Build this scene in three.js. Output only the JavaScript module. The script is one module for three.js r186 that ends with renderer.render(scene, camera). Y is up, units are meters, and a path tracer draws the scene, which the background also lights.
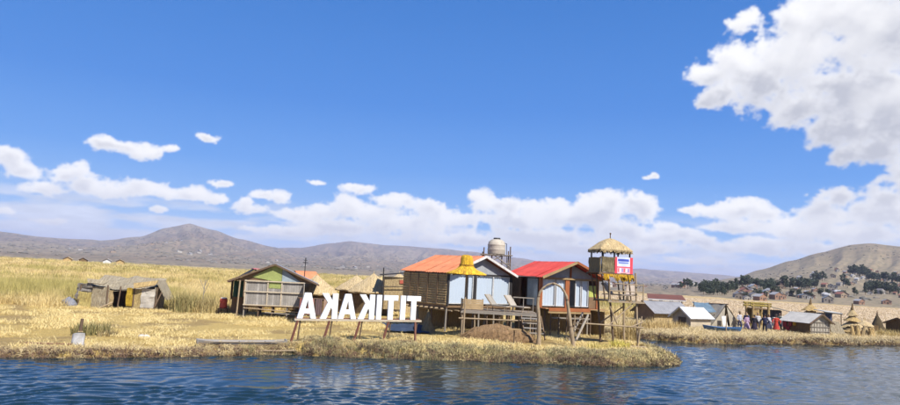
import * as THREE from 'three';
import { mergeGeometries } from 'three/addons/utils/BufferGeometryUtils.js';
import { RoundedBoxGeometry } from 'three/addons/geometries/RoundedBoxGeometry.js';
import { MarchingCubes } from 'three/addons/objects/MarchingCubes.js';

// ---------------------------------------------------------------- camera, light, exposure
const scene = new THREE.Scene();
const R = Math.PI / 180;
const camera = new THREE.PerspectiveCamera(33.77, 1024 / 461, 0.3, 16000);
camera.position.set(0, 4.4, 0);
camera.rotation.order = 'YXZ';
camera.rotation.set(6.05 * R, 0, 2.97 * R);
const renderer = new THREE.WebGLRenderer({ antialias: true });
renderer.setSize(1024, 461);
renderer.toneMapping = THREE.LinearToneMapping;
renderer.toneMappingExposure = 1.56;
renderer.shadowMap.enabled = true;

const SUN = new THREE.Vector3(0.43, 0.80, 0.54).normalize();
const sun = new THREE.DirectionalLight(new THREE.Color(1, 0.955, 0.88), 4.9);
sun.position.copy(SUN).multiplyScalar(150).add(new THREE.Vector3(5, 0, -50));
sun.target.position.set(5, 0, -50);
sun.castShadow = true;
Object.assign(sun.shadow.camera, { left: -90, right: 90, top: 60, bottom: -60, near: 1, far: 400 });
sun.shadow.mapSize.set(4096, 4096);
scene.add(sun, sun.target);

// ---------------------------------------------------------------- seeded random and noise
let seed = 20240611;
function rnd() { seed = (seed + 0x6D2B79F5) | 0; let t = Math.imul(seed ^ (seed >>> 15), 1 | seed); t = (t + Math.imul(t ^ (t >>> 7), 61 | t)) ^ t; return ((t ^ (t >>> 14)) >>> 0) / 4294967296; }
const rr = (a, b) => a + (b - a) * rnd();
const pick = (a) => a[Math.floor(rnd() * a.length)];
const clamp = (v, a = 0, b = 1) => Math.min(b, Math.max(a, v));
const sstep = (a, b, v) => { const t = clamp((v - a) / (b - a)); return t * t * (3 - 2 * t); };
const lerp = (a, b, t) => a + (b - a) * t;
const HT = new Float32Array(65536);
{ const keep = seed; seed = 77; for (let i = 0; i < 65536; i++) HT[i] = rnd(); seed = keep; }
const hh = (x, y, z) => HT[(x * 7919 + y * 104729 + z * 15486071) & 65535];
function vnoise(x, y, z) {
  const xi = Math.floor(x), yi = Math.floor(y), zi = Math.floor(z);
  let fx = x - xi, fy = y - yi, fz = z - zi;
  fx = fx * fx * (3 - 2 * fx); fy = fy * fy * (3 - 2 * fy); fz = fz * fz * (3 - 2 * fz);
  const a = hh(xi, yi, zi), b = hh(xi + 1, yi, zi), c = hh(xi, yi + 1, zi), d = hh(xi + 1, yi + 1, zi);
  const e = hh(xi, yi, zi + 1), f = hh(xi + 1, yi, zi + 1), g = hh(xi, yi + 1, zi + 1), h = hh(xi + 1, yi + 1, zi + 1);
  const p = a + (b - a) * fx, q = c + (d - c) * fx, r = e + (f - e) * fx, s = g + (h - g) * fx;
  const u = p + (q - p) * fy, v = r + (s - r) * fy;
  return u + (v - u) * fz;
}
function fbm(x, y, z, o = 4) { let s = 0, a = 0.5, n = 0; for (let i = 0; i < o; i++) { s += a * vnoise(x, y, z); n += a; a *= 0.5; x = x * 2.03 + 17.1; y = y * 2.03 + 5.7; z = z * 2.03 + 3.3; } return s / n; }
function billow(x, y, z, o = 5) { let s = 0, a = 0.5, n = 0; for (let i = 0; i < o; i++) { const v = 2 * vnoise(x, y, z) - 1; s += a * (1 - Math.abs(v)); n += a; a *= 0.52; x = x * 2.1 + 11.3; y = y * 2.1 + 7.9; z = z * 2.1 + 1.7; } return s / n; }

// ---------------------------------------------------------------- sky: clear high-altitude blue with fair-weather cumulus
{
  const W = 4096, HH = 1024, D = 360 / W;                       // rows 0..HH-1 = elevation 0..90 degrees
  const field = new Float32Array(W * HH).fill(-1);
  const put = ([az, el, rx, ry], gain = 1) => {                 // one puff: azimuth to the right of -z, elevation, radii, all degrees
    const k = 1 / Math.max(0.2, Math.cos(el * R)); rx *= k;
    const i0 = Math.floor((az - rx * 1.9) / D), i1 = Math.ceil((az + rx * 1.9) / D), j0 = Math.max(0, Math.floor((el - ry * 1.9) / D)), j1 = Math.min(HH - 1, Math.ceil((el + ry * 1.9) / D));
    for (let j = j0; j <= j1; j++) for (let i = i0; i <= i1; i++) {
      const x = (i * D - az) / rx, e = (j * D - el) / ry, y = e < 0 ? e * 1.25 : e;
      const v = gain * (1 - Math.sqrt(x * x + y * y)), at = j * W + ((i % W) + W) % W, o = field[at];
      if (v > o - 0.35) { const m = Math.max(v, o), d = Math.min(v, o) - m; field[at] = Math.min(1.3, m + 0.14 * Math.exp(d * 6)); }
    }
  };
  const groups = [
    [[23.2,17.7,2.25,1.8],[23.8,20.3,1.0,1.05],[20.9,16.8,1.55,1.05],[21.0,14.7,0.95,0.95],[25.1,16.0,3.05,2.7],[27.9,17.8,3.1,2.9],[30.0,20.1,2.8,3.15],[32.6,19.0,3.8,3.8],[31.2,14.9,3.9,3.25],[27.9,13.6,2.9,1.9],[30.5,11.9,2.3,1.85],[33.7,13.3,3.05,4.25],[30.9,9.9,1.55,0.85],[33.1,10.3,1.95,1.45],[34.6,8.2,1.7,1.3],[37.9,18.9,4.45,4.55],[37.8,12.9,3.9,4.05],[40.5,15.2,3.6,3.85],[27.2,20.4,1.55,1.75],[22.2,15.0,1.35,1.1],[36,25,6,5],[44,22,6,5]],
    [[-27.6,8.3,1.5,0.7],[-25.8,8.2,1.7,0.85],[-24.5,8.2,1.0,0.7],[-23.0,8.7,0.65,0.4],[-20.6,9.8,0.9,0.35],[-19.0,6.2,1.1,0.35],[-33.9,6.4,1.15,1.15],[-33.0,5.7,1.2,0.7],[-33.7,2.7,0.85,0.4],[-30.8,2.2,1.15,0.25],[17.1,8.8,0.4,0.35],[16.6,8.7,0.3,0.25],[-8.0,6.7,1.7,0.5],[-11.4,7.1,0.85,0.25]],
    [[-30.4,5.5,1.0,0.85],[-29.6,6.1,1.0,0.75],[-28.6,5.1,1.6,0.9],[-27.1,5.1,1.5,0.85],[-25.4,5.2,1.4,0.75],[-24.4,5.4,1.25,0.75],[-23.2,5.1,1.3,0.8],[-21.0,5.1,1.5,0.7],[-19.5,4.9,1.05,0.5],[-17.1,4.7,0.8,0.6],[-16.1,5.4,1.05,0.55],[-14.4,5.3,1.25,0.65],[-16.7,4.2,1.95,0.55],[-31.7,4.5,1.55,0.6],[-23.7,3.7,0.7,0.3]],
    [[-8.9,5.0,2.0,1.1],[-10.6,4.4,1.65,0.85],[-4.6,5.8,2.05,0.75],[-1.7,5.4,1.9,0.9],[-6.6,4.7,2.55,0.8],[-12.6,4.0,2.45,0.65],[2.6,5.9,1.5,1.2],[2.0,6.4,0.75,0.65],[4.1,5.9,1.2,0.85],[5.4,5.9,1.35,0.95],[6.9,5.9,1.35,0.85],[9.1,6.1,1.5,0.85],[11.5,5.9,1.5,1.0],[13.4,6.5,1.5,1.15],[12.8,5.7,2.05,1.15],[15.6,6.5,1.3,1.0],[16.4,5.9,1.1,1.15],[10.3,5.2,3.35,1.0],[6.1,4.7,4.25,1.05],[0.1,4.4,3.4,0.85],[-4.2,3.8,5.15,0.8],[-9.2,3.3,4.2,0.65],[7.8,3.4,5.85,0.75],[14.4,4.1,3.2,1.0],[0.2,2.8,5.95,0.6],[12.0,2.5,4.95,0.5],[-13.3,2.7,4.05,0.5],[16.8,3.6,1.95,0.65]],
    [[20.1,5.9,1.05,0.45],[21.6,6.0,1.5,0.75],[23.3,6.0,1.45,0.95],[24.4,6.5,1.25,0.85],[25.4,5.7,1.4,0.8],[27.2,5.2,1.25,0.65],[29.2,6.3,1.1,1.05],[30.4,7.0,1.15,0.95],[31.5,6.3,1.15,1.0],[29.8,5.6,2.35,1.05],[32.5,5.6,1.55,0.85],[33.3,6.9,1.5,1.3],[34.5,5.8,1.75,1.4],[27.8,4.5,3.35,0.8],[31.7,4.3,3.75,0.75],[23.6,4.7,2.9,0.65],[20.7,3.4,2.1,0.65],[18.4,3.8,1.7,0.65],[16.9,2.7,2.35,0.55],[22.9,3.0,2.9,0.45],[25.1,2.9,2.15,0.5],[36.5,5.1,2.25,1.4],[20.0,1.9,3.0,0.4],[18.2,4.4,1.3,0.6],[19.4,4.0,1.4,0.6],[25.5,3.4,2.6,0.6],[29.5,3.2,2.8,0.6]],
  ];
  for (const g of groups) for (const p of g) put(p);
  const around = (lo, hi, make) => { for (let az = lo; az < hi;) az += make(az); };
  around(44, 318, (az) => {                                     // the same kinds of cloud go on all round the horizon
    const el = rr(4.2, 6.4), n = 2 + Math.floor(rnd() * 4);
    for (let k = 0; k < n; k++) put([az + rr(-2, 2), el + rr(-0.8, 0.9), rr(1, 2.2), rr(0.6, 1.2)]);
    put([az, el - 1.3, rr(2.5, 5), rr(0.5, 0.9)]);
    return rnd() < 0.25 ? rr(4, 8) : rr(1.5, 3);
  });
  around(60, 312, (az) => {
    const el = rr(12, 34), s = rr(0.8, 2.2);
    for (let k = 0; k < 7; k++) put([az + rr(-3.4, 3.4) * s, el + rr(-1.3, 1.3) * s, rr(1.2, 2.6) * s, rr(0.9, 1.7) * s]);
    return rr(14, 26);
  });
  const BW = W / 16, BH = HH / 16, near = new Uint8Array(BW * BH);  // blocks that hold cloud or border on it
  for (let j = 0; j < BH; j++) for (let i = 0; i < BW; i++) {
    let on = 0; for (let y = j * 16; y < j * 16 + 16 && !on; y++) for (let x = i * 16; x < i * 16 + 16; x++) if (field[y * W + x] > -0.7) { on = 1; break; }
    if (on) for (let y = -2; y <= 2; y++) for (let x = -2; x <= 2; x++) if (j + y >= 0 && j + y < BH) near[(j + y) * BW + (i + x + BW) % BW] = 1;
  }
  const den = new Float32Array(W * HH);
  const J1 = Math.min(HH, Math.round(50 / D));
  for (let j = 0; j < J1; j++) {
    const el = j * D, ce = Math.cos(el * R), y = Math.sin(el * R), sc = 1 + el * 0.012;
    for (let i = 0; i < W; i++) {
      if (!near[(j >> 4) * BW + (i >> 4)]) continue;
      const az = i * D * R, x = Math.sin(az) * ce, z = -Math.cos(az) * ce;
      // domain warp of the puff field, then billowy detail
      const wx = (fbm(x * 26, y * 34, z * 26, 3) - 0.5) * 2.2, wy = (fbm(x * 26 + 50, y * 34, z * 26, 3) - 0.5) * 1.5;
      const fi = Math.min(0.9, 0.25 + el * 0.04), fray = Math.min(1, el / 14);
      const w2 = (fbm(x * 75, y * 90, z * 75, 3) - 0.5) * 0.8 * fray, w3 = (fbm(x * 75 + 20, y * 90, z * 75, 3) - 0.5) * 0.7 * fray;
      const si = ((Math.round(i + (wx * fi + w2) / D) % W) + W) % W, sj = clamp(Math.round(j + (wy * fi + w3) / D), 0, HH - 1);
      const c = field[sj * W + si];
      if (c < -0.6) continue;
      const k = 42 / sc;
      const b = billow(x * k, y * k * 1.35, z * k, 5), f = fbm(x * 190, y * 230, z * 190, 3);
      den[j * W + i] = Math.max(0, c * 1.0 + (b - 0.60) * 0.95 + (f - 0.5) * 0.36 - 0.02);
    }
  }
  // light through the clouds from the sun, high on the right behind the camera
  const data = new Float32Array(W * 2048 * 4);
  const AIR = [[0, 0.56, 0.70, 0.95], [1.5, 0.50, 0.66, 0.95], [4, 0.27, 0.49, 0.87], [8.5, 0.130, 0.34, 0.79], [14, 0.074, 0.25, 0.69], [22.5, 0.048, 0.195, 0.58], [45, 0.030, 0.13, 0.45], [90, 0.022, 0.10, 0.38]];
  const air = (el) => { let k = 0; while (k < AIR.length - 2 && el > AIR[k + 1][0]) k++; const t = clamp((el - AIR[k][0]) / (AIR[k + 1][0] - AIR[k][0])); return [1, 2, 3].map((n) => lerp(AIR[k][n], AIR[k + 1][n], t)); };
  const get = (i, j) => (j < 0 || j >= HH ? 0 : den[Math.floor(j) * W + ((Math.round(i) % W) + W) % W]);
  for (let j = 0; j < HH; j++) {
    const el = (j + 0.5) * D;
    const sky = air(el);
    const veil = sstep(6.0, 3.4, el) * 0.8;                     // thin layered cloud low over the far shore
    for (let i = 0; i < W; i++) {
      const o = ((j + 1024) * W + (i + W / 4) % W) * 4;         // u = 0.25 looks to -z
      let d = den[j * W + i], r = sky[0], g = sky[1], bl = sky[2];
      if (veil > 0.01) {
        const x = Math.sin(i * D * R), z = -Math.cos(i * D * R), y = el * R;
        const bankHere = fbm(x * 3 + 4, 0.3, z * 3 + 9, 2), v = sstep(0.40, 0.66, fbm(x * 16, y * 95, z * 16, 5) + (bankHere - 0.5) * 0.5 + sstep(5, 2.5, el) * 0.08) * veil;
        const w = 0.86 + 0.16 * (fbm(x * 40 + 9, y * 170, z * 40, 4) - 0.5) * 2;
        r = lerp(r, 0.82 * w, v); g = lerp(g, 0.86 * w, v); bl = lerp(bl, 0.98 * w, v);
      }
      if (d > 0.001) {
        let s = 0, st = 1.6;
        for (let q = 1; q <= 14; q++) { s += get(i + q * st * 0.55, j + q * st) * st; st *= 1.09; }
        let n = 0; for (let q = 1; q <= 3; q++) n += get(i - q * 2, j - q * 3) - get(i + q * 2, j + q * 3);
        const scale = 1 / (14 + el * 3.2);
        const x = Math.sin(i * D * R), z = -Math.cos(i * D * R), y = el * R;
        const kf = el > 9 ? 10 : 24, soft = fbm(x * kf + 3, y * kf * 1.5, z * kf, 4), depth = sstep(0.25, 1.0, d);
        let lit = 0.16 + 0.92 * Math.exp(-s * scale * 1.5) - depth * clamp((soft - 0.40) * 3.0, 0, 0.5) + clamp(n * 0.09, -0.16, 0.14);
        lit = clamp(lit, 0.1, 1.05);
        const al = clamp(1 - Math.exp(-d * (1.5 + 6 * clamp(d * 2.2)))), t = clamp(lit);
        const dim = 0.46 + 0.16 * sstep(9, 5, el), cr = lerp(dim, 0.92, t), cg = lerp(dim + 0.02, 0.92, t), cb = lerp(dim + 0.10, 0.94, t);
        const far = 0.5 * Math.exp(-el / 3.0);                 // air in front of the far bank
        r = lerp(r, lerp(cr, lerp(0.58, 0.88, t), far), al); g = lerp(g, lerp(cg, lerp(0.62, 0.91, t), far), al); bl = lerp(bl, lerp(cb, lerp(0.76, 0.98, t), far), al);
      }
      data[o] = r * 0.73; data[o + 1] = g * 0.73; data[o + 2] = bl * 0.73; data[o + 3] = 1;
    }
  }
  for (let j = 0; j < 1024; j++) for (let i = 0; i < W; i++) { const o = (j * W + i) * 4; data[o] = 0.2; data[o + 1] = 0.25; data[o + 2] = 0.3; data[o + 3] = 1; }
  const sky = new THREE.DataTexture(data, W, 2048, THREE.RGBAFormat, THREE.FloatType);
  sky.mapping = THREE.EquirectangularReflectionMapping; sky.magFilter = THREE.LinearFilter; sky.minFilter = THREE.LinearFilter; sky.needsUpdate = true;
  scene.background = sky; scene.environment = sky;
}

// ---------------------------------------------------------------- helpers for things, parts and geometry
const V = (x, y, z) => new THREE.Vector3(x, y, z);
const taken = {};
function numbered(n) { if (!(n in taken)) { taken[n] = 0; return n; } taken[n]++; return n + '_' + String(taken[n]).padStart(3, '0'); }
function thing(name, label, category, pos = [0, 0, 0], turn = 0, group) {
  const o = new THREE.Group(); o.name = numbered(name); scene.add(o);
  o.position.set(...pos); o.rotation.y = turn; o.userData = { label, category };
  if (group) o.userData.group = group;
  return o;
}
function tag(o, label, category, group) { o.name = numbered(o.name); o.userData = { label, category, ...(group ? { group } : {}) }; scene.add(o); return o; }
function dup(root, pos, turn, label, group, scale) {
  const r = root.clone(); r.name = numbered(root.userData.base || root.name.replace(/_\d{3}$/, '')); scene.add(r);
  r.userData = { ...root.userData }; if (label) r.userData.label = label; if (group) r.userData.group = group;
  r.position.set(...pos); r.rotation.y = turn; if (scale) r.scale.set(...scale); return r;
}
// uv in metres from the dominant axis of each face
function metreUV(g) {
  g = g.index ? g.toNonIndexed() : g;
  const p = g.attributes.position, uv = new Float32Array(p.count * 2), a = V(), b = V(), c = V(), e = V(), f = V();
  for (let i = 0; i < p.count; i += 3) {
    a.fromBufferAttribute(p, i); b.fromBufferAttribute(p, i + 1); c.fromBufferAttribute(p, i + 2);
    e.subVectors(b, a); f.subVectors(c, a); e.cross(f);
    const x = Math.abs(e.x), y = Math.abs(e.y), z = Math.abs(e.z);
    for (let k = 0; k < 3; k++) {
      const q = [a, b, c][k], o = (i + k) * 2;
      if (y >= x && y >= z) { uv[o] = q.x; uv[o + 1] = q.z; } else if (x >= z) { uv[o] = q.z; uv[o + 1] = q.y; } else { uv[o] = q.x; uv[o + 1] = q.y; }
    }
  }
  g.setAttribute('uv', new THREE.BufferAttribute(uv, 2)); return g;
}
function mesh(name, geo, mat, parent) {
  if (Array.isArray(geo)) geo = mergeGeometries(geo.map((g) => { g = g.index ? g.toNonIndexed() : g; for (const k of Object.keys(g.attributes)) if (!['position', 'normal', 'uv'].includes(k)) g.deleteAttribute(k); return g; }));
  const m = new THREE.Mesh(geo, mat); m.name = name; m.castShadow = m.receiveShadow = true;
  if (parent) parent.add(m);
  return m;
}
function struct(name, geo, mat) { const m = mesh(name, geo, mat, scene); m.userData.kind = 'structure'; return m; }
const bx = (w, h, d, x = 0, y = 0, z = 0, r) => { const g = r ? new RoundedBoxGeometry(w, h, d, 1, r) : new THREE.BoxGeometry(w, h, d); return metreUV(g.translate(x, y, z)); };
function bar(a, b, r0 = 0.05, r1 = r0, n = 7) {                  // a round pole between two points
  const A = V(...a), B = V(...b), d = B.clone().sub(A), L = d.length();
  const g = new THREE.CylinderGeometry(r1, r0, L, n, 1).translate(0, L / 2, 0);
  g.applyQuaternion(new THREE.Quaternion().setFromUnitVectors(V(0, 1, 0), d.normalize())).translate(A.x, A.y, A.z);
  return metreUV(g);
}
function beam(a, b, w = 0.1, h = w) {                            // a square timber between two points
  const A = V(...a), B = V(...b), d = B.clone().sub(A), L = d.length();
  const g = new THREE.BoxGeometry(w, h, L);
  const m = new THREE.Matrix4().lookAt(A, B, Math.abs(d.y) > 0.95 * L ? V(1, 0, 0) : V(0, 1, 0));
  g.applyMatrix4(m).translate((A.x + B.x) / 2, (A.y + B.y) / 2, (A.z + B.z) / 2); return metreUV(g);
}
function slab(pts, t) {                                          // a sheet of thickness t on a planar outline
  const P = pts.map((p) => V(...p)), n = P[1].clone().sub(P[0]).cross(P[P.length - 1].clone().sub(P[0])).normalize().multiplyScalar(t / 2);
  const pos = [], tri = (a, b, c) => pos.push(a.x, a.y, a.z, b.x, b.y, b.z, c.x, c.y, c.z);
  const U = P.map((p) => p.clone().add(n)), D = P.map((p) => p.clone().sub(n)), k = P.length;
  for (let i = 1; i < k - 1; i++) { tri(U[0], U[i], U[i + 1]); tri(D[0], D[i + 1], D[i]); }
  for (let i = 0; i < k; i++) { const j = (i + 1) % k; tri(U[i], D[i], D[j]); tri(U[i], D[j], U[j]); }
  const g = new THREE.BufferGeometry(); g.setAttribute('position', new THREE.Float32BufferAttribute(pos, 3)); g.computeVertexNormals(); return metreUV(g);
}
function rough(g, amt, f = 3, s = 0) {                           // uneven surface: shift vertices by noise
  const p = g.attributes.position;
  for (let i = 0; i < p.count; i++) { const x = p.getX(i), y = p.getY(i), z = p.getZ(i); p.setXYZ(i, x + (vnoise(x * f + s, y * f, z * f) - 0.5) * amt, y + (vnoise(x * f + 31 + s, y * f, z * f) - 0.5) * amt, z + (vnoise(x * f, y * f + 57 + s, z * f) - 0.5) * amt); }
  g.computeVertexNormals(); return g;
}
// a corrugated or thatched roof sheet between four corners (ridge a-b, eave d-c), with waves along the slope
function waveSheet(a, b, c, d, nu, nv, f) {
  const pos = [], uv = [], idx = [], A = V(...a), B = V(...b), C = V(...c), Dd = V(...d);
  const n = B.clone().sub(A).cross(Dd.clone().sub(A)).normalize(), Lu = A.distanceTo(B), Lv = A.distanceTo(Dd);
  for (let j = 0; j <= nv; j++) for (let i = 0; i <= nu; i++) {
    const u = i / nu, v = j / nv, p = A.clone().lerp(B, u).lerp(Dd.clone().lerp(C, u), v).addScaledVector(n, f(u * Lu, v * Lv));
    pos.push(p.x, p.y, p.z); uv.push(u * Lu, v * Lv);
  }
  for (let j = 0; j < nv; j++) for (let i = 0; i < nu; i++) { const q = j * (nu + 1) + i; idx.push(q, q + 1, q + nu + 2, q, q + nu + 2, q + nu + 1); }
  const g = new THREE.BufferGeometry(); g.setAttribute('position', new THREE.Float32BufferAttribute(pos, 3)); g.setAttribute('uv', new THREE.Float32BufferAttribute(uv, 2)); g.setIndex(idx); g.computeVertexNormals(); return g.toNonIndexed();
}

// ---------------------------------------------------------------- textures (near-white tone maps; the material's colour tints them)
function dataTex(S, arr, size, srgb = true) {
  const d = new Uint8Array(S * S * 4);
  for (let i = 0; i < S * S; i++) { for (let k = 0; k < 3; k++) d[i * 4 + k] = clamp(arr[i * 3 + k]) * 255; d[i * 4 + 3] = 255; }
  const t = new THREE.DataTexture(d, S, S); t.wrapS = t.wrapT = THREE.RepeatWrapping; t.magFilter = THREE.LinearFilter; t.minFilter = THREE.LinearMipmapLinearFilter; t.generateMipmaps = true;
  if (srgb) t.colorSpace = THREE.SRGBColorSpace; t.repeat.set(1 / size, 1 / size); t.needsUpdate = true; return t;
}
function strokes(S, n, len, dir, jit, tones, base, wide = 1) {
  const a = new Float32Array(S * S * 3), h = new Float32Array(S * S);
  for (let i = 0; i < S * S; i++) { const k = fbm((i % S) * 0.02, Math.floor(i / S) * 0.02, 1, 3); for (let q = 0; q < 3; q++) a[i * 3 + q] = base[q] * (0.8 + 0.4 * k); }
  for (let s = 0; s < n; s++) {
    const t = pick(tones), an = dir + (rnd() - 0.5) * jit, L = len * rr(0.4, 1.3), x = rnd() * S, y = rnd() * S, dx = Math.cos(an), dy = Math.sin(an), m = rr(0.82, 1.12), w = wide * rr(0.6, 1.5), hv = rr(0.3, 1);
    for (let q = 0; q < L; q++) for (let e = 0; e < w; e++) {
      const X = ((Math.round(x + dx * q - dy * e) % S) + S) % S, Y = ((Math.round(y + dy * q + dx * e) % S) + S) % S, o = Y * S + X;
      for (let k = 0; k < 3; k++) a[o * 3 + k] = t[k] * m;
      h[o] = hv;
    }
  }
  const hb = new Float32Array(S * S * 3); for (let i = 0; i < S * S; i++) hb[i * 3] = hb[i * 3 + 1] = hb[i * 3 + 2] = h[i];
  return [a, hb];
}
function noiseTex(S, fn) { const a = new Float32Array(S * S * 3); for (let y = 0; y < S; y++) for (let x = 0; x < S; x++) { const c = fn(x / S, y / S); a.set(typeof c === 'number' ? [c, c, c] : c, (y * S + x) * 3); } return a; }
// tileable fbm by wrapping on a torus-like blend
function tfbm(u, v, f, o, s = 0) { const n = (a, b) => fbm(a * f + s, b * f + s * 0.7, s, o); return lerp(lerp(n(u, v), n(u - 1, v), u), lerp(n(u, v - 1), n(u - 1, v - 1), u), v); }
const strawTones = [[1, 0.97, 0.88], [0.93, 0.88, 0.74], [0.98, 0.93, 0.8], [0.82, 0.76, 0.62], [0.9, 0.87, 0.8], [0.72, 0.66, 0.52]];
const [sA, sH] = strokes(1024, 26000, 60, 0, 7, strawTones, [0.78, 0.73, 0.6], 1.5);
const strawMap = dataTex(1024, sA, 2.6), strawBump = dataTex(1024, sH, 2.6, false);
const [tA, tH] = strokes(512, 9000, 110, Math.PI / 2, 0.22, [[1, 0.98, 0.93], [0.9, 0.87, 0.8], [0.8, 0.76, 0.68], [0.68, 0.63, 0.55], [0.95, 0.92, 0.85]], [0.66, 0.62, 0.55], 1.6);
const thatchMap = dataTex(512, tA, 1.6), thatchBump = dataTex(512, tH, 1.6, false);
const woodA = noiseTex(512, (u, v) => { const g = tfbm(u, v, 4, 3, 3), s = tfbm(u * 1, v, 60, 2, 9); const w = 0.5 + 0.5 * Math.sin((v * 40 + g * 5) * 6.283); const k = 0.7 + 0.16 * w + 0.3 * (s - 0.5) + 0.25 * (g - 0.5); return [k, k * 0.985, k * 0.96]; });
const woodMap = dataTex(512, woodA, 1.1), woodBump = dataTex(512, woodA, 1.1, false);
const wearA = noiseTex(512, (u, v) => { const a = tfbm(u, v, 5, 5, 21), b = tfbm(u, v, 22, 4, 40), c = tfbm(u, v, 70, 2, 60); const k = 0.86 + 0.28 * (a - 0.5) + 0.22 * (b - 0.5) + 0.12 * (c - 0.5) - 0.22 * sstep(0.6, 0.72, b); return [k, k * 0.99, k * 0.97]; });
const wearMap = dataTex(512, wearA, 2.3), wearBump = dataTex(512, wearA, 2.3, false);
const clothA = noiseTex(256, (u, v) => { const f = tfbm(u, 0.3, 14, 3, 5), n = tfbm(u, v, 8, 4, 71); const k = 0.8 + 0.3 * (f - 0.5) + 0.18 * (n - 0.5); return [k, k, k * 1.01]; });
const clothMap = dataTex(256, clothA, 1.4);
const col = (r, g, b) => new THREE.Color().setRGB(r, g, b);
const mat = (c, o = {}) => new THREE.MeshStandardMaterial({ color: col(...c), roughness: 0.85, side: THREE.DoubleSide, ...o });
const wood = (c, o) => mat(c, { map: woodMap, bumpMap: woodBump, bumpScale: 0.012, roughness: 0.8, ...o });
const worn = (c, o) => mat(c, { map: wearMap, bumpMap: wearBump, bumpScale: 0.006, roughness: 0.65, ...o });
const thatch = (c, o) => mat(c, { map: thatchMap, bumpMap: thatchBump, bumpScale: 0.04, roughness: 0.95, ...o });
const M = {
  straw: mat([0.66, 0.50, 0.21], { map: strawMap, bumpMap: strawBump, bumpScale: 0.03, roughness: 0.95 }),
  thatchGold: thatch([0.68, 0.51, 0.25]), thatchPale: thatch([0.70, 0.56, 0.34]), thatchBrown: thatch([0.25, 0.17, 0.085]), thatchGrey: thatch([0.50, 0.45, 0.36]), thatchYellow: thatch([0.85, 0.53, 0.035]),
  thatchOlive: thatch([0.36, 0.30, 0.18]),
  poleLight: wood([0.52, 0.40, 0.26]), poleBrown: wood([0.20, 0.13, 0.08]), poleGrey: wood([0.40, 0.36, 0.31]), plankGrey: wood([0.46, 0.44, 0.42]), plankBrown: wood([0.30, 0.19, 0.10]), plankTan: wood([0.52, 0.36, 0.17]), plankOrange: wood([0.50, 0.16, 0.05]),
  black: worn([0.03, 0.028, 0.03]), rust: worn([0.20, 0.075, 0.045]), white: worn([0.82, 0.82, 0.81], { roughness: 0.5 }), cream: worn([0.62, 0.53, 0.40]),
  orangeRoof: worn([0.78, 0.27, 0.12], { roughness: 0.55 }), redRoof: worn([0.70, 0.082, 0.055], { roughness: 0.5 }), pinkRoof: worn([0.7, 0.18, 0.22]), metalGrey: worn([0.42, 0.42, 0.44], { roughness: 0.45, metalness: 0.3 }), metalPale: worn([0.66, 0.67, 0.68], { roughness: 0.45 }),
  sheetGrey: worn([0.40, 0.42, 0.45]), sheetDark: worn([0.32, 0.30, 0.28]), green: worn([0.36, 0.42, 0.13]), paleBlue: worn([0.36, 0.44, 0.50]), teal: worn([0.03, 0.14, 0.10]),
  curtain: mat([0.50, 0.53, 0.56], { roughness: 0.9 }), cloth: (c) => mat(c, { map: clothMap, roughness: 0.9 }),
  glass: new THREE.MeshPhysicalMaterial({ color: col(0.92, 0.96, 1), roughness: 0.03, transmission: 1, thickness: 0, ior: 1.5, side: THREE.DoubleSide }),
  doorwayDark: wood([0.085, 0.06, 0.045]), darkGlass: mat([0.05, 0.055, 0.06], { roughness: 0.12 }),  // dark tone of the hut doors imitates the shade of open doorways
  tarpBlue: worn([0.05, 0.16, 0.42], { roughness: 0.4 }), tarpNavy: worn([0.035, 0.055, 0.10]),
};

// ---------------------------------------------------------------- the land: floating reed island, reed plain, the island across the channel
const SHORE = [[-140, -12], [-60, -20], [-30, -26.2], [-18.3, -28.2], [-15.4, -29.1], [-12.6, -30.6], [-9.7, -32.5], [-7.1, -34], [-4.1, -34.1], [-1.1, -34.5], [2, -35], [6.2, -35.4], [9.4, -35.9], [11.5, -36.6], [12.9, -37.6], [13.5, -39.2], [13.6, -42], [13.3, -46], [12.6, -50], [11, -54], [12, -57], [14.5, -55.8], [16.1, -53.9], [18.5, -52.8], [21, -53], [23.6, -53.8], [26.5, -55.6], [30.1, -57], [33.5, -57.6], [36.6, -59.4], [41.8, -61.9], [50, -65], [70, -74], [110, -92], [190, -120]];
const LAND = [...SHORE, [420, -180], [420, -330], [-420, -330], [-420, 40]];
function sdLand(x, z) {
  let d = 1e9, inside = false;
  for (let i = 0, j = LAND.length - 1; i < LAND.length; j = i++) {
    const [ax, az] = LAND[i], [bx2, bz] = LAND[j], ex = bx2 - ax, ez = bz - az, wx = x - ax, wz = z - az, t = clamp((wx * ex + wz * ez) / (ex * ex + ez * ez)), qx = wx - ex * t, qz = wz - ez * t;
    d = Math.min(d, qx * qx + qz * qz);
    if ((az > z) !== (bz > z) && x < (bx2 - ax) * (z - az) / (bz - az) + ax) inside = !inside;
  }
  return (inside ? 1 : -1) * Math.sqrt(d);
}
const FarSide = (x, z) => sstep(-0.5, 0.5, (x - 13) + (z + 50) * -0.12) * sstep(-48, -52, z);   // 1 on the island across the channel
function topH(x, z) {
  const near = lerp(0.27, 0.58, sstep(-11, -5, x)) + sstep(-40, -60, z) * 0.05;
  return lerp(near, 0.42, FarSide(x, z)) + (fbm(x * 0.35, 3, z * 0.35, 3) - 0.5) * 0.16 + (fbm(x * 1.7, 9, z * 1.7, 3) - 0.5) * 0.11;
}
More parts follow.
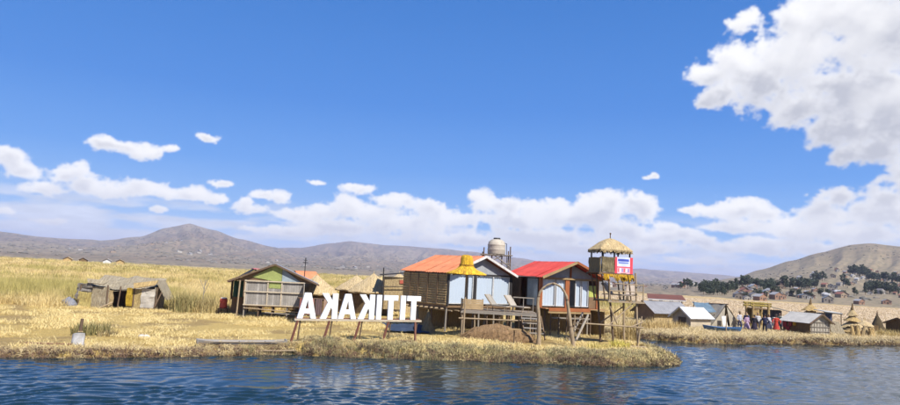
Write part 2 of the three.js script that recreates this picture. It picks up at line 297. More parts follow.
function landH(x, z) {
  const sd = sdLand(x, z) + (fbm(x * 0.8, 1, z * 0.8, 3) - 0.5) * 0.7 + (fbm(x * 3.1, 4, z * 3.1, 2) - 0.5) * 0.25;
  if (sd < -1.5) return -0.8;
  const w = lerp(0.7, 1.9, sstep(-9, -3, x) * (1 - FarSide(x, z))), t = clamp(sd / w);
  if (sd <= 0) return sd * 0.7;
  return topH(x, z) * (1 - Math.pow(1 - t, 2.4));
}
{
  const NR = 330, NC = 430, pos = [], uv = [], colr = [], idx = [], c = new THREE.Color();
  for (let j = 0; j <= NR; j++) {
    const t = j / NR, d = 26 * Math.pow(335 / 26, Math.pow(t, 1.35));
    for (let i = 0; i <= NC; i++) {
      const k = -1.15 + 2.3 * i / NC, x = k * d, z = -d + (vnoise(i * 0.7, j * 0.7, 2) - 0.5) * d * 0.002;
      pos.push(x, landH(x, z), z); uv.push(x, z);
      const n = fbm(x * 0.12, 6, z * 0.12, 4), m = fbm(x * 0.5 + 40, 6, z * 0.5, 3), q = fbm(x * 0.03 + 7, 2, z * 0.03, 3), fs = FarSide(x, z);
      c.setRGB(0.74, 0.585, 0.255);                                                         // fresh cut straw
      c.lerp(new THREE.Color(0.74, 0.57, 0.22), sstep(0.45, 0.7, n) * 0.6);
      c.lerp(new THREE.Color(0.42, 0.31, 0.16), sstep(0.5, 0.68, m) * 0.7);               // trampled brown patches
      const plain = sstep(-58, -90, z);
      c.lerp(new THREE.Color(0.56, 0.42, 0.17), plain * 0.75 * (0.6 + q));                 // reed litter of the plain
      c.lerp(new THREE.Color(0.60, 0.48, 0.31), sstep(20, 50, x) * sstep(-72, -95, z) * 0.9);   // mown stubble
      c.lerp(new THREE.Color(0.30, 0.26, 0.10), sstep(0.56, 0.7, q) * plain * 0.5);
      const edge = landH(x, z); if (edge < 0.16) c.lerp(new THREE.Color(0.16, 0.10, 0.05), sstep(0.16, 0.02, edge) * (0.5 + m));   // wet rotted reed at the waterline
      colr.push(c.r, c.g, c.b);
    }
  }
  for (let j = 0; j < NR; j++) for (let i = 0; i < NC; i++) { const q = j * (NC + 1) + i; idx.push(q, q + 1, q + NC + 2, q, q + NC + 2, q + NC + 1); }
  const g = new THREE.BufferGeometry(); g.setAttribute('position', new THREE.Float32BufferAttribute(pos, 3)); g.setAttribute('uv', new THREE.Float32BufferAttribute(uv, 2)); g.setAttribute('color', new THREE.Float32BufferAttribute(colr, 3)); g.setIndex(idx); g.computeVertexNormals();
  const m = M.straw.clone(); m.color.setRGB(1, 1, 1); m.vertexColors = true; struct('reed_ground', g, m);
}
// ---------------------------------------------------------------- water: wind ripples as real waves near by, one sheet to the horizon
{
  const waves = []; const keep = seed; seed = 991;
  for (let k = 0; k < 40; k++) { const L = 0.19 * Math.pow(6, rnd()), a = -0.25 + (rnd() - 0.5) * 1.7; waves.push([Math.cos(a + Math.PI / 2) * 6.283 / L, Math.sin(a + Math.PI / 2) * 6.283 / L, rnd() * 6.283, 0.0050 * Math.pow(L, 0.9)]); }
  seed = keep;
  const wh = (x, z) => {
    let h = 0; const wx = x + (vnoise(x * 0.5, 2, z * 0.5) - 0.5) * 1.2, wz = z + (vnoise(x * 0.5 + 9, 5, z * 0.5) - 0.5) * 1.2;
    for (const [kx, kz, p, a] of waves) { const s = Math.sin(kx * wx + kz * wz + p); h += a * s; }
    return h * (0.1 + 1.6 * fbm(x * 0.10, 8, z * 0.22, 3));
  };
  const NR = 420, NC = 620, pos = [], idx = [];
  for (let j = 0; j <= NR; j++) {
    const d = 13 * Math.pow(76 / 13, j / NR);
    for (let i = 0; i <= NC; i++) {
      const x = (-1.0 + 2.0 * i / NC) * d, edge = Math.min(1, Math.min(j, NR - j) / 12, Math.min(i, NC - i) / 12);
      pos.push(x, wh(x, -d) * edge, -d);
    }
  }
  for (let j = 0; j < NR; j++) for (let i = 0; i < NC; i++) { const q = j * (NC + 1) + i; idx.push(q, q + 1, q + NC + 2, q, q + NC + 2, q + NC + 1); }
  const base = pos.length / 3, ring = [];                        // the rest of the lake, joined to the rim of the rippled patch
  for (let i = 0; i <= NC; i += 20) ring.push(NR * (NC + 1) + i);
  const far = [[-76, -76], [76, -76], [13, -13], [-13, -13]];
  const B = 9000, outer = [[-B, -B], [B, -B], [B, 600], [-B, 600]];
  const L0 = pos.length / 3; for (const [x, z] of [...far, ...outer]) pos.push(x, 0, z);
  for (let k = 0; k < 4; k++) { const n = (k + 1) % 4; idx.push(L0 + k, L0 + 4 + n, L0 + 4 + k, L0 + k, L0 + n, L0 + 4 + n); }
  const g = new THREE.BufferGeometry(); g.setAttribute('position', new THREE.Float32BufferAttribute(pos, 3)); g.setIndex(idx); g.computeVertexNormals();
  struct('lake_water', g, new THREE.MeshPhysicalMaterial({ color: col(0.008, 0.022, 0.028), roughness: 0.13, ior: 1.33, side: THREE.DoubleSide }));
}
// ---------------------------------------------------------------- hills
const RANGES = [   // crest line seen round the bay: [azimuth in degrees, rise per metre of distance]; r = distance of the crest, f = distance of the foot
  { r: 3800, f: 900, p: [[-37.2,0.0227],[-33.8,0.0227],[-31.4,0.0192],[-27.4,0.0192],[-24.7,0.0279],[-23.0,0.0419],[-21.2,0.0507],[-19.3,0.0437],[-17.3,0.0332],[-14.5,0.0244],[-12.4,0.014],[-9.9,0.0035]] },
  { r: 4700, f: 1300, p: [[-21.7,0.0017],[-17.2,0.0175],[-12.4,0.0262],[-10.0,0.0349],[-8.2,0.0402],[-4.9,0.0367],[-1.5,0.0367],[2.8,0.0332],[6.2,0.0279],[9.6,0.0192],[12.1,0.0052]] },
  { r: 5600, f: 2300, p: [[-0.5,0.0017],[2.8,0.0105],[9.6,0.0122],[12.9,0.0157],[16.1,0.0209],[19.2,0.0192],[22.2,0.0175],[25.1,0.014],[27.8,0.0105],[34.1,0.014]] },
  { r: 1400, f: 330, p: [[20.0,-0.0],[23.3,0.014],[25.1,0.0262],[27.2,0.0402],[29.2,0.0524],[31.1,0.0629],[32.4,0.0647],[34.2,0.0612],[37.6,0.0524],[41.6,0.0472]] },
];
function crest(p, a) { if (a <= p[0][0] || a >= p[p.length - 1][0]) { const e = a <= p[0][0] ? p[0] : p[p.length - 1]; return Math.max(0, e[1] - Math.abs(a - e[0]) * 0.0012); } let i = 0; while (a > p[i + 1][0]) i++; const t = (a - p[i][0]) / (p[i + 1][0] - p[i][0]), s = t * t * (3 - 2 * t); return lerp(p[i][1], p[i + 1][1], lerp(t, s, 0.5)); }
function hillH(x, z) {
  const R0 = Math.hypot(x, z), A = Math.atan2(x, -z) / R;
  let h = lerp(-3, 0.9, sstep(-30.5, -27.5, A)) * sstep(205, 320, R0) - (R0 < 320 ? 1.2 * sstep(320, 205, R0) : 0);
  for (const g of RANGES) {
    const t = (R0 - g.f) / (g.r - g.f); if (t <= 0) continue;
    const off = t < 1 ? 1 - t : 0, a = A + (fbm(x * 0.0012 + g.r, 4, z * 0.0012, 3) - 0.5) * 9 * off;
    const H = 4.4 + crest(g.p, a) * g.r, gl = Math.abs(fbm(a * 0.9 + g.r, R0 * 0.0006, 3, 4) - 0.5) * 2;   // spurs and gullies running down the slope
    const v = t < 1 ? H * (Math.pow(t, 1.35) * 0.75 + 0.25 * t) * (1 - (0.1 + (g.r < 2000 ? 0.2 : 0.5) * gl) * sstep(0, 0.35, off) * sstep(0, 0.2, t)) : H * (1 - (t - 1) * 1.6);
    if (v > h) h = v;
  }
  const right = sstep(15, 24, A) * sstep(215, 420, R0) * sstep(1000, 560, R0);   // the town's gentle slope above the plain
  h = Math.max(h, right * (0.6 + (R0 - 215) * 0.021));
  return h + (fbm(x * 0.011, 2, z * 0.011, 4) - 0.5) * Math.min(9, Math.max(0, h) * 0.12);
}
{
  const NR = 240, NC = 700, pos = [], uv = [], colr = [], idx = [], c = new THREE.Color();
  for (let j = 0; j <= NR; j++) {
    const d = 210 * Math.pow(6800 / 210, j / NR);
    for (let i = 0; i <= NC; i++) {
      const a = (-50 + 100 * i / NC) * R, x = Math.sin(a) * d, z = -Math.cos(a) * d, h = hillH(x, z);
      pos.push(x, h, z); uv.push(x * 0.02, z * 0.02);
      const A = Math.atan2(x, -z) / R, lr = Math.log(d) * 9;
      const n = fbm(x * 0.004, 3, z * 0.0015, 5), q = fbm(A * 2.3 + 60, 3, lr * 1.6, 5), f = vnoise(A * 3.1 + 3, 1, lr * 2.2), s = fbm(A * 7 + 3, 1, lr * 4, 3);
      c.setRGB(0.25, 0.19, 0.125);
      c.lerp(new THREE.Color(0.315, 0.255, 0.17), sstep(0.4, 0.62, n));
      c.lerp(new THREE.Color(0.17, 0.145, 0.105), sstep(0.5, 0.68, q) * 0.75);
      c.lerp(new THREE.Color(0.34, 0.25, 0.17), sstep(0.62, 0.75, f) * 0.55);
      c.lerp(new THREE.Color(0.09, 0.09, 0.06), sstep(0.56, 0.7, s) * 0.6);
      if (A > 21 && d < 1700) c.lerp(new THREE.Color(0.30, 0.245, 0.14), 0.45);                 // dry olive pasture of the near hill
      colr.push(c.r, c.g, c.b);
    }
  }
  for (let j = 0; j < NR; j++) for (let i = 0; i < NC; i++) { const q = j * (NC + 1) + i; idx.push(q, q + 1, q + NC + 2, q, q + NC + 2, q + NC + 1); }
  const g = new THREE.BufferGeometry(); g.setAttribute('position', new THREE.Float32BufferAttribute(pos, 3)); g.setAttribute('uv', new THREE.Float32BufferAttribute(uv, 2)); g.setAttribute('color', new THREE.Float32BufferAttribute(colr, 3)); g.setIndex(idx); g.computeVertexNormals();
  struct('hills', g, new THREE.MeshStandardMaterial({ vertexColors: true, color: 0xffffff, map: wearMap, roughness: 1, side: THREE.DoubleSide }));
}
scene.fog = new THREE.FogExp2(0xc3c9e6, 0.00014);

// ---------------------------------------------------------------- reeds and straw (uncountable: one instanced object each)
function tuft(n, h, spread, lean, w, droop = 0) {
  const pos = [];
  for (let k = 0; k < n; k++) {
    const a = rnd() * 6.283, r = Math.sqrt(rnd()) * spread, x = Math.cos(a) * r, z = Math.sin(a) * r, H = h * rr(0.55, 1.1), b = rnd() * 6.283, l = lean * rr(0.2, 1.2), px = Math.cos(b + 1.57) * w * 0.5, pz = Math.sin(b + 1.57) * w * 0.5;
    const m = [x + Math.cos(b) * l * 0.35, H * 0.6, z + Math.sin(b) * l * 0.35], t = [x + Math.cos(b) * l, H * (1 - droop * rnd()), z + Math.sin(b) * l];
    pos.push(x - px, 0, z - pz, x + px, 0, z + pz, m[0] + px * 0.8, m[1], m[2] + pz * 0.8);
    pos.push(x - px, 0, z - pz, m[0] + px * 0.8, m[1], m[2] + pz * 0.8, m[0] - px * 0.8, m[1], m[2] - pz * 0.8);
    pos.push(m[0] - px * 0.8, m[1], m[2] - pz * 0.8, m[0] + px * 0.8, m[1], m[2] + pz * 0.8, ...t);
  }
  const g = new THREE.BufferGeometry(); g.setAttribute('position', new THREE.Float32BufferAttribute(pos, 3)); g.computeVertexNormals(); return g;
}
const bladeMat = new THREE.MeshPhysicalMaterial({ color: 0xffffff, roughness: 0.9, transmission: 0.25, thickness: 0, side: THREE.DoubleSide });
function scatter(name, label, category, geo, list) {
  const m = new THREE.InstancedMesh(geo, bladeMat, list.length), o = new THREE.Object3D(), c = new THREE.Color();
  list.forEach((e, i) => { o.position.set(e[0], e[1], e[2]); o.rotation.set(e[6] || 0, e[3], e[7] || 0, 'XZY'); o.scale.set(e[4], e[5], e[4]); o.updateMatrix(); m.setMatrixAt(i, o.matrix); c.setRGB(...e[8]); m.setColorAt(i, c); });
  m.name = name; m.userData = { kind: 'stuff', label, category }; m.castShadow = m.receiveShadow = true; scene.add(m); return m;
}
const tint = (a, b, v = 0.25) => { const t = rnd(), m = 1 + (rnd() - 0.5) * v; return [0, 1, 2].map((k) => lerp(a[k], b[k], t) * m); };
{
  // standing reeds on the plain
  const L = [];
  const frontZ = (x) => -51.5 + (fbm(x * 0.3, 1, 1, 2) - 0.5) * 4 - sstep(-29, -26, x) * 2.5 - sstep(-18, -14, x) * 6;
  const field = (n, x0, x1, z0, z1, s, test, hs = 1) => {
    for (let k = 0; k < n; k++) {
      const z = rr(z0, z1), x = rr(x0, x1) * (x0 < -1.5 ? 1 : -z); if (!test(x, z)) continue;
      const q = fbm(x * 0.09, 5, z * 0.09, 3), p = fbm(x * 0.4 + 20, 5, z * 0.4, 2), green = sstep(0.52, 0.66, q);
      const c = tint([lerp(0.60, 0.35, green * 0.8), lerp(0.45, 0.30, green * 0.8), lerp(0.16, 0.09, green)], [lerp(0.72, 0.45, green * 0.7), lerp(0.58, 0.38, green * 0.7), lerp(0.28, 0.14, green)]);
      L.push([x, landH(x, z) - 0.03, z, rnd() * 6.28, s * rr(0.8, 1.3), hs * (0.34 + 0.58 * q + 0.35 * p) * rr(0.7, 1.15) * (z > -75 ? lerp(0.55, 1, clamp((frontZ(x) - z) / 6)) : 1), rr(-0.1, 0.1), rr(-0.12, 0.12), c]);
    }
  };
  const hut = (x, z) => Math.hypot((x + 25.2) / 3.9, (z + 52.6) / 3.6) > 1 && Math.hypot((x + 13.5) / 4.4, (z + 53.5) / 5.5) > 1;
  field(11000, -52, -10, -77, -49, 1, (x, z) => z < frontZ(x) && hut(x, z));
  field(17000, -1.05, 1.05, -150, -75, 1.6, (x, z) => x < 25 - (z + 75) * 0.1 && sdLand(x, z) > 1.5 && !(z > -105 && x > -15 && x < -1));
  field(16000, -1.05, 1.05, -325, -150, 3, (x, z) => x < 25 - (z + 75) * 0.1 && x < 60);
  scatter('standing_reeds', 'tall golden totora reeds standing across the flat plain', 'reeds', tuft(26, 1.55, 0.42, 0.35, 0.028), L);
  const S = [];
  for (let k = 0; k < 15000; k++) {
    const z = -rr(62, 215), x = rr(0.2, 1.1) * -z; if (sdLand(x, z) < 2.5 || (z > -84 && x < 60)) continue;
    S.push([x, landH(x, z) - 0.02, z, rnd() * 6.28, rr(1.2, 2.4) * (z < -110 ? 1.5 : 1), rr(0.25, 0.6), 0, 0, tint([0.60, 0.47, 0.28], [0.66, 0.53, 0.37])]);
  }
  scatter('dry_grass', 'low pale dry reed stubble covering the plain below the town', 'grass', tuft(16, 0.55, 0.5, 0.3, 0.03), S);
}
{
  // loose cut straw on both islands
  const L = [];
  for (let k = 0; k < 42000; k++) {
    const z = -rr(28, 62), x = rr(-0.78, 0.42) * -z; if (FarSide(x, z) > 0.5 || sdLand(x, z) < 0.25) continue;
    if (x < -9 && z < -53) continue;
    const p = fbm(x * 0.6, 3, z * 0.6, 3); if (p < 0.47 + rnd() * 0.12) continue; if (fbm(x * 0.5 + 40, 6, z * 0.5, 3) > 0.54 + rnd() * 0.1) continue;
    L.push([x, landH(x, z) + 0.01, z, rnd() * 6.28, rr(0.8, 1.6), rr(0.4, 1.1) * (0.5 + p), rr(-0.2, 0.2), rr(-0.2, 0.2), tint([0.70, 0.55, 0.22], [0.78, 0.64, 0.31], 0.25)]);
  }
  for (let k = 0; k < 9000; k++) {                                // broken stems afloat beside the bank
    const z = -rr(28, 62), x = rr(-0.78, 0.75) * -z, d = sdLand(x, z); if (d > -0.1 || d < -1.1 || rnd() > 0.35 * Math.exp(d * 1.5)) continue;
    L.push([x, 0.0, z, rnd() * 6.28, rr(0.3, 0.9), rr(0.1, 0.25), rr(-0.1, 0.1), rr(-0.1, 0.1), tint([0.30, 0.22, 0.10], [0.55, 0.43, 0.2], 0.3)]);
  }
  for (let k = 0; k < 16000; k++) {
    const z = -rr(53, 84), x = rr(0.2, 0.82) * -z; if (FarSide(x, z) < 0.5 || sdLand(x, z) < 0.2) continue;
    L.push([x, landH(x, z) + 0.01, z, rnd() * 6.28, rr(1, 2), rr(0.6, 1.6), rr(-0.2, 0.2), rr(-0.2, 0.2), tint([0.58, 0.46, 0.22], [0.66, 0.54, 0.32], 0.3)]);
  }
  scatter('loose_straw', 'loose cut straw strewn over the floating islands', 'straw', tuft(26, 0.16, 0.5, 0.22, 0.014), L);
  // the fringe of reeds along the waterline
  const B = [], seg = SHORE.map((p) => p);
  for (let i = 0; i < seg.length - 1; i++) {
    const [ax, az] = seg[i], [bx2, bz] = seg[i + 1]; if (ax < -61 || bx2 > 75) continue;
    const len = Math.hypot(bx2 - ax, bz - az), nx = -(bz - az) / len, nz = (bx2 - ax) / len;   // outwards, to the water
    const tall = sstep(-9, -4, ax) * (ax < 13.6 && az > -51 ? 1 : 0), far = az < -50 ? 1 : 0;
    for (let k = 0; k < len * (tall ? 150 : 62); k++) {
      const t = rnd(), q = rr(-0.25, tall ? 1.5 : 0.8), x = lerp(ax, bx2, t) - nx * q, z = lerp(az, bz, t) - nz * q, h = landH(x, z); if (h < -0.14) continue;
      const g = fbm(x * 0.5, 7, z * 0.5, 3), rag = fbm(x * 1.1, 2, z * 1.1, 3); if (tall && rag < 0.42 && rnd() < 0.6) continue;
      const dark = (q < 0.4 && rnd() < 0.65) || rnd() < 0.14;
      const c = dark ? tint([0.09, 0.05, 0.03], [0.25, 0.15, 0.08]) : tall ? (q < 1.15 && rnd() < 0.6 ? tint([0.17, 0.15, 0.07], [0.36, 0.30, 0.14], 0.4) : tint([lerp(0.42, 0.28, sstep(0.45, 0.6, g)), lerp(0.32, 0.26, sstep(0.45, 0.6, g)), 0.12], [0.56, 0.46, 0.23], 0.4)) : tint([0.42, 0.32, 0.15], [0.58, 0.46, 0.24], 0.4);
      const tilt = rr(0.2, tall ? 0.95 : 0.8), ya = Math.atan2(nx, nz);
      B.push([x, h - 0.05, z, rnd() * 6.28, rr(0.5, 1.1), (tall ? rr(0.22, 0.52) : far ? rr(0.2, 0.5) : rr(0.18, 0.42)) * (0.25 + 0.5 * g + 0.9 * rag), Math.cos(ya) * tilt, -Math.sin(ya) * tilt, c]);
    }
  }
  for (let i = 0; i < seg.length - 1; i++) {                     // long stalks hanging down the face of the bank
    const [ax, az] = seg[i], [bx2, bz] = seg[i + 1]; if (ax < -9.8 || az < -47 || ax > 14) continue;
    const len = Math.hypot(bx2 - ax, bz - az), nx = -(bz - az) / len, nz = (bx2 - ax) / len;
    for (let k = 0; k < len * 55; k++) {
      const t = rnd(), q = rr(-0.2, 0.75), x = lerp(ax, bx2, t) - nx * q, z = lerp(az, bz, t) - nz * q, h = landH(x, z); if (h < -0.14) continue;
      const v = fbm(x * 1.3, 3, z * 1.3, 3), c = v < 0.46 ? tint([0.08, 0.055, 0.03], [0.22, 0.16, 0.08]) : v < 0.56 ? tint([0.24, 0.22, 0.09], [0.40, 0.34, 0.15]) : tint([0.50, 0.39, 0.17], [0.64, 0.52, 0.27]);
      const tilt = rr(0.1, 0.5), ya = Math.atan2(nx, nz);
      B.push([x, h - 0.08, z, rnd() * 6.28, rr(0.35, 0.7), rr(0.3, 0.62), Math.cos(ya) * tilt, -Math.sin(ya) * tilt, c]);
    }
  }
  scatter('bank_reeds', 'ragged fringe of rotting and olive reeds hanging over the waterline', 'reeds', tuft(15, 0.9, 0.16, 0.3, 0.026, 0.5), B);
}

// ================================================================ THINGS
const shadeScreenMat = thatch([0.46, 0.36, 0.21]);  // for the screens added under the huts to keep sun out
const G = (x, z) => landH(x, z);
const quad = (w, h) => new THREE.PlaneGeometry(w, h);
// gable roof: two sheets, ridge along local z from z0 (front) to z1 (back)
function gableRoof(parent, hw, eave, ridge, z0, z1, m, o = {}) {
  const { wave = 0.018, pitch = 0.16, name = 'roof_sheet', off = 0, th = 0.03 } = o;
  const { sheets = 1, tones = [m] } = o;
  for (const s of [-1, 1]) for (let k = 0; k < sheets; k++) {      // sheets lap over their neighbours by a few centimetres
    const q0 = lerp(z0, z1, k / sheets), q1 = lerp(z0, z1, (k + 1) / sheets) - (k < sheets - 1 ? 0.05 : 0), lift = sheets > 1 ? (k % 2) * 0.012 : 0;
    const f = (u, v) => wave * Math.sin(u / pitch * 6.283) + lift + (sheets > 1 ? (vnoise(u * 0.7 + k * 9, v * 0.8, s + 4) - 0.5) * 0.03 : 0);
    const nu = Math.max(8, Math.round((q0 - q1) / pitch * (wave ? 6 : 1)));
    const a = [off, ridge, q0], b = [off, ridge, q1], c = [off + s * hw, eave + (sheets > 1 ? rr(-0.02, 0.02) : 0), q1], d = [off + s * hw, eave + (sheets > 1 ? rr(-0.02, 0.02) : 0), q0];
    const top = waveSheet(a, b, c, d, nu, 4, f), down = (p) => [p[0], p[1] - th, p[2]], bot = waveSheet(down(a), down(b), down(c), down(d), nu, 4, f);
    mesh(name, [top, bot], sheets > 1 ? pick(tones) : m, parent);
  }
}
const planks = (parent, name, n, x0, x1, y0, y1, z, t, m, gap = 0.012) => { const w = (x1 - x0) / n, ms = Array.isArray(m) ? m : [m]; for (let k = 0; k < n; k++) mesh(name, bx(w - gap, y1 - y0 + rr(-0.015, 0.015), t, x0 + w * (k + 0.5), (y0 + y1) / 2, z + rr(-0.006, 0.006)), pick(ms), parent); };
const plankTones = [M.plankGrey, wood([0.40, 0.38, 0.36]), wood([0.52, 0.50, 0.48])];
// a wavy curtain, or rolled cloth
function curtainGeo(w, h, folds = 7, amp = 0.016) { const g = quad(w, h); const n = new THREE.PlaneGeometry(w, h, folds * 6, 2), p = n.attributes.position; for (let i = 0; i < p.count; i++) p.setZ(i, amp * Math.sin((p.getX(i) / w + 0.5) * folds * 6.283 + p.getY(i) * 0.6)); n.computeVertexNormals(); return metreUV(n); }
function windowPanel(parent, x, y, z, w, h, label, cm = M.curtain, fm = M.metalPale) {
  const f = mesh('window_frame', [bx(w, 0.06, 0.06, x, y + h / 2 - 0.03, z), bx(w, 0.06, 0.06, x, y - h / 2 + 0.03, z), bx(0.06, h - 0.12, 0.06, x - w / 2 + 0.03, y, z), bx(0.06, h - 0.12, 0.06, x + w / 2 - 0.03, y, z)], fm, parent);
  mesh('pane', metreUV(quad(w - 0.12, h - 0.12)).translate(x, y, z + 0.012), M.glass, f);
  if (cm) mesh('curtain', curtainGeo(w - 0.1, h - 0.1, Math.max(2, Math.round(w * 3.4))).translate(x, y, z - 0.06), cm, f);
  return f;
}
const V2 = (pts) => new THREE.Shape(pts.map(([x, y]) => new THREE.Vector2(x, y)));

// ---------------------------------------------------------------- the big letter sign, seen from behind
{
  const P0 = [-7.51, 0, -34.7], L = 6.9;
  const t = thing('letter_sign', 'white TITIKAKA letter sign seen from behind, raised on slanting rusty props at the water edge', 'sign', [P0[0], G(-7.51, -34.7), P0[2]], Math.atan2(3.3, 6.05));
  const y0 = 1.69 - t.position.y, h = 1.3;
  const A = (w) => { const s = V2([[0, 0], [w * 0.27, 0], [w * 0.335, h * 0.2], [w * 0.665, h * 0.2], [w * 0.73, 0], [w, 0], [w * 0.66, h], [w * 0.34, h]]); const o = new THREE.Path([[w * 0.39, h * 0.37], [w * 0.61, h * 0.37], [w * 0.5, h * 0.76]].map(([x, y]) => new THREE.Vector2(x, y))); s.holes.push(o); return s; };
  const K = (w) => V2([[w, 0], [w * 0.70, 0], [w * 0.70, h * 0.34], [w * 0.60, h * 0.46], [w * 0.34, 0], [0, 0], [w * 0.42, h * 0.64], [w * 0.04, h], [w * 0.40, h], [w * 0.70, h * 0.68], [w * 0.70, h], [w, h]]);   // from behind: stem on the right
  const I = (w) => V2([[0, 0], [w, 0], [w, h], [0, h]]);
  const T = (w) => V2([[w * 0.33, 0], [w * 0.67, 0], [w * 0.67, h * 0.80], [w, h * 0.80], [w, h], [0, h], [0, h * 0.80], [w * 0.33, h * 0.80]]);
  for (const [f, x, w] of [[A, -0.02, 0.98], [K, 1.2, 0.9], [A, 2.18, 0.98], [K, 3.3, 0.9], [I, 4.34, 0.27], [T, 4.76, 0.82], [I, 5.77, 0.28], [T, 6.15, 0.83]]) {
    const g = new THREE.ExtrudeGeometry(f(w), { depth: 0.10, bevelEnabled: true, bevelThickness: 0.012, bevelSize: 0.012, bevelSegments: 1 });
    mesh('letter', metreUV(g.translate(x, y0 + 0.02, -0.05)), mat([0.86, 0.86, 0.85], { roughness: 0.45 }), t);
  }
  mesh('beam', [beam([-0.15, y0 - 0.05, 0], [7.1, y0 - 0.05, 0], 0.10, 0.10)], M.cream, t);
  mesh('rear_rail', [beam([-0.1, y0 + 0.02, -0.09], [7.05, y0 + 0.02, -0.09], 0.06, 0.08)], M.rust, t);
  for (const x of [0.02, 1.72, 3.42, 5.1, 6.72]) {
    const gz = G(-7.51 + x * 0.877 - 0.3, -34.7 - x * 0.478) - t.position.y - 0.12;
    mesh('prop', [beam([x, y0 - 0.1, 0.02], [x - (x > 6 ? 0.02 : 0.38), gz, 0.2], 0.09, 0.09)], M.rust, t);
    mesh('post', [beam([x + 0.16, y0 - 0.1, -0.06], [x + 0.13, gz, -0.25], 0.06, 0.06)], M.poleBrown, t);
  }
}

// ---------------------------------------------------------------- orange-roofed hut on stilts
{
  const a = 42 * R, t = thing('stilt_hut', 'orange roofed stilt hut with brown reed side wall and glazed grey gable', 'hut', [0.1, 0.5, -44.0], a);
  const F = 2.3 - 0.5, E = 4.42 - 0.5, W = 6.2, D = 4.6;         // local x 0..W along the gable, z 0..-D to the back
  const sub = (n, g, m) => mesh(n, g, m, t);
  const roof = new THREE.Group(); roof.name = 'roof'; t.add(roof);
  gableRoof(roof, W / 2 + 0.12, E + 0.02, E + 1.27, 0.42, -D - 0.35, M.orangeRoof, { off: W / 2, wave: 0.02, pitch: 0.24, sheets: 6, tones: [M.orangeRoof, worn([0.74, 0.28, 0.13], { roughness: 0.6 }), worn([0.80, 0.28, 0.125], { roughness: 0.55 })] });
  for (const s of [-1, 1]) mesh('bargeboard', [beam([W / 2, E + 1.23, 0.45], [W / 2 + s * (W / 2 + 0.14), E - 0.02, 0.45], 0.05, 0.16)], M.white, roof);
  sub('floor', bx(W, 0.14, D, W / 2, F - 0.07, -D / 2), M.plankBrown);
  // side wall towards the camera-left: bundled reeds lashed in rows
  const wallRows = []; for (let k = 0; k < 13; k++) wallRows.push(rough(bar([0.02, F + 0.08 + k * 0.158, -0.02], [0.02, F + 0.08 + k * 0.158, -D + 0.02], 0.088, 0.088, 7), 0.035, 5));
  sub('reed_wall', wallRows, thatch([0.66, 0.50, 0.29]));
  for (const z of [-0.9, -1.9, -2.9, -3.8]) sub('wall_batten', bx(0.05, E - F - 0.1, 0.07, -0.07, (E + F) / 2, z), M.plankBrown);
  sub('back_wall', bx(W - 0.1, E - F, 0.1, W / 2, (E + F) / 2, -D + 0.05), M.thatchBrown);
  sub('right_wall', bx(0.1, E - F, D - 0.14, W - 0.05, (E + F) / 2, -D / 2 - 0.02), M.thatchBrown);
  sub('gable_panel', slab([[0.25, E + 0.03, 0.0], [W - 0.25, E + 0.03, 0.0], [W / 2, E + 1.16, 0.0]], 0.05), M.sheetGrey);
  sub('lintel', bx(W, 0.1, 0.09, W / 2, E - 0.03, 0.02), M.black);
  for (const [x, w] of [[0.06, 0.16], [1.78, 0.1], [2.5, 0.26], [W - 0.12, 0.24]]) sub('corner_post', bx(w, E - F - 0.1, 0.12, x, (E + F) / 2 - 0.04, 0.02), M.black);
  for (const [x0, x1] of [[0.14, 1.72], [1.84, 2.36], [2.64, 4.3], [4.3, 5.95]]) windowPanel(t, (x0 + x1) / 2, (E + F) / 2 + 0.02, 0.0, x1 - x0, E - F - 0.18);
  // stilts and joists
  for (let i = 0; i < 5; i++) for (let j = 0; j < 4; j++) { const x = 0.12 + i * (W - 0.24) / 4, z = -0.1 - j * (D - 0.2) / 3; sub('stilt', bar([x + rr(-0.05, 0.05), -0.5, z + rr(-0.05, 0.05)], [x, F - 0.14, z], 0.075, 0.06), pick([M.poleBrown, M.poleGrey])); }
  for (let k = 0; k < 9; k++) sub('joist', bar([-0.28 + rr(-0.08, 0.05), F - 0.22, -0.25 - k * (D - 0.5) / 8], [W - 0.1, F - 0.22, -0.25 - k * (D - 0.5) / 8], 0.055), M.poleLight);
  for (let k = 0; k < 10; k++) sub('front_joist', bar([0.3 + k * 0.62, F - 0.33, 0.2 + rr(0, 0.12)], [0.3 + k * 0.62, F - 0.33, -D + 0.3], 0.05), M.poleLight);
  sub('added_shade_screen', bx(W - 0.3, 1.6, 0.05, W / 2, 0.86, -2.0), shadeScreenMat); sub('added_shade_screen', bx(0.05, 1.6, D - 0.6, W - 0.4, 0.86, -D / 2), shadeScreenMat); sub('added_shade_screen', bx(0.05, 1.6, 2.2, 0.9, 0.86, -3.2), shadeScreenMat);  // added screens: block the sun so the space between the stilts stays dark
}
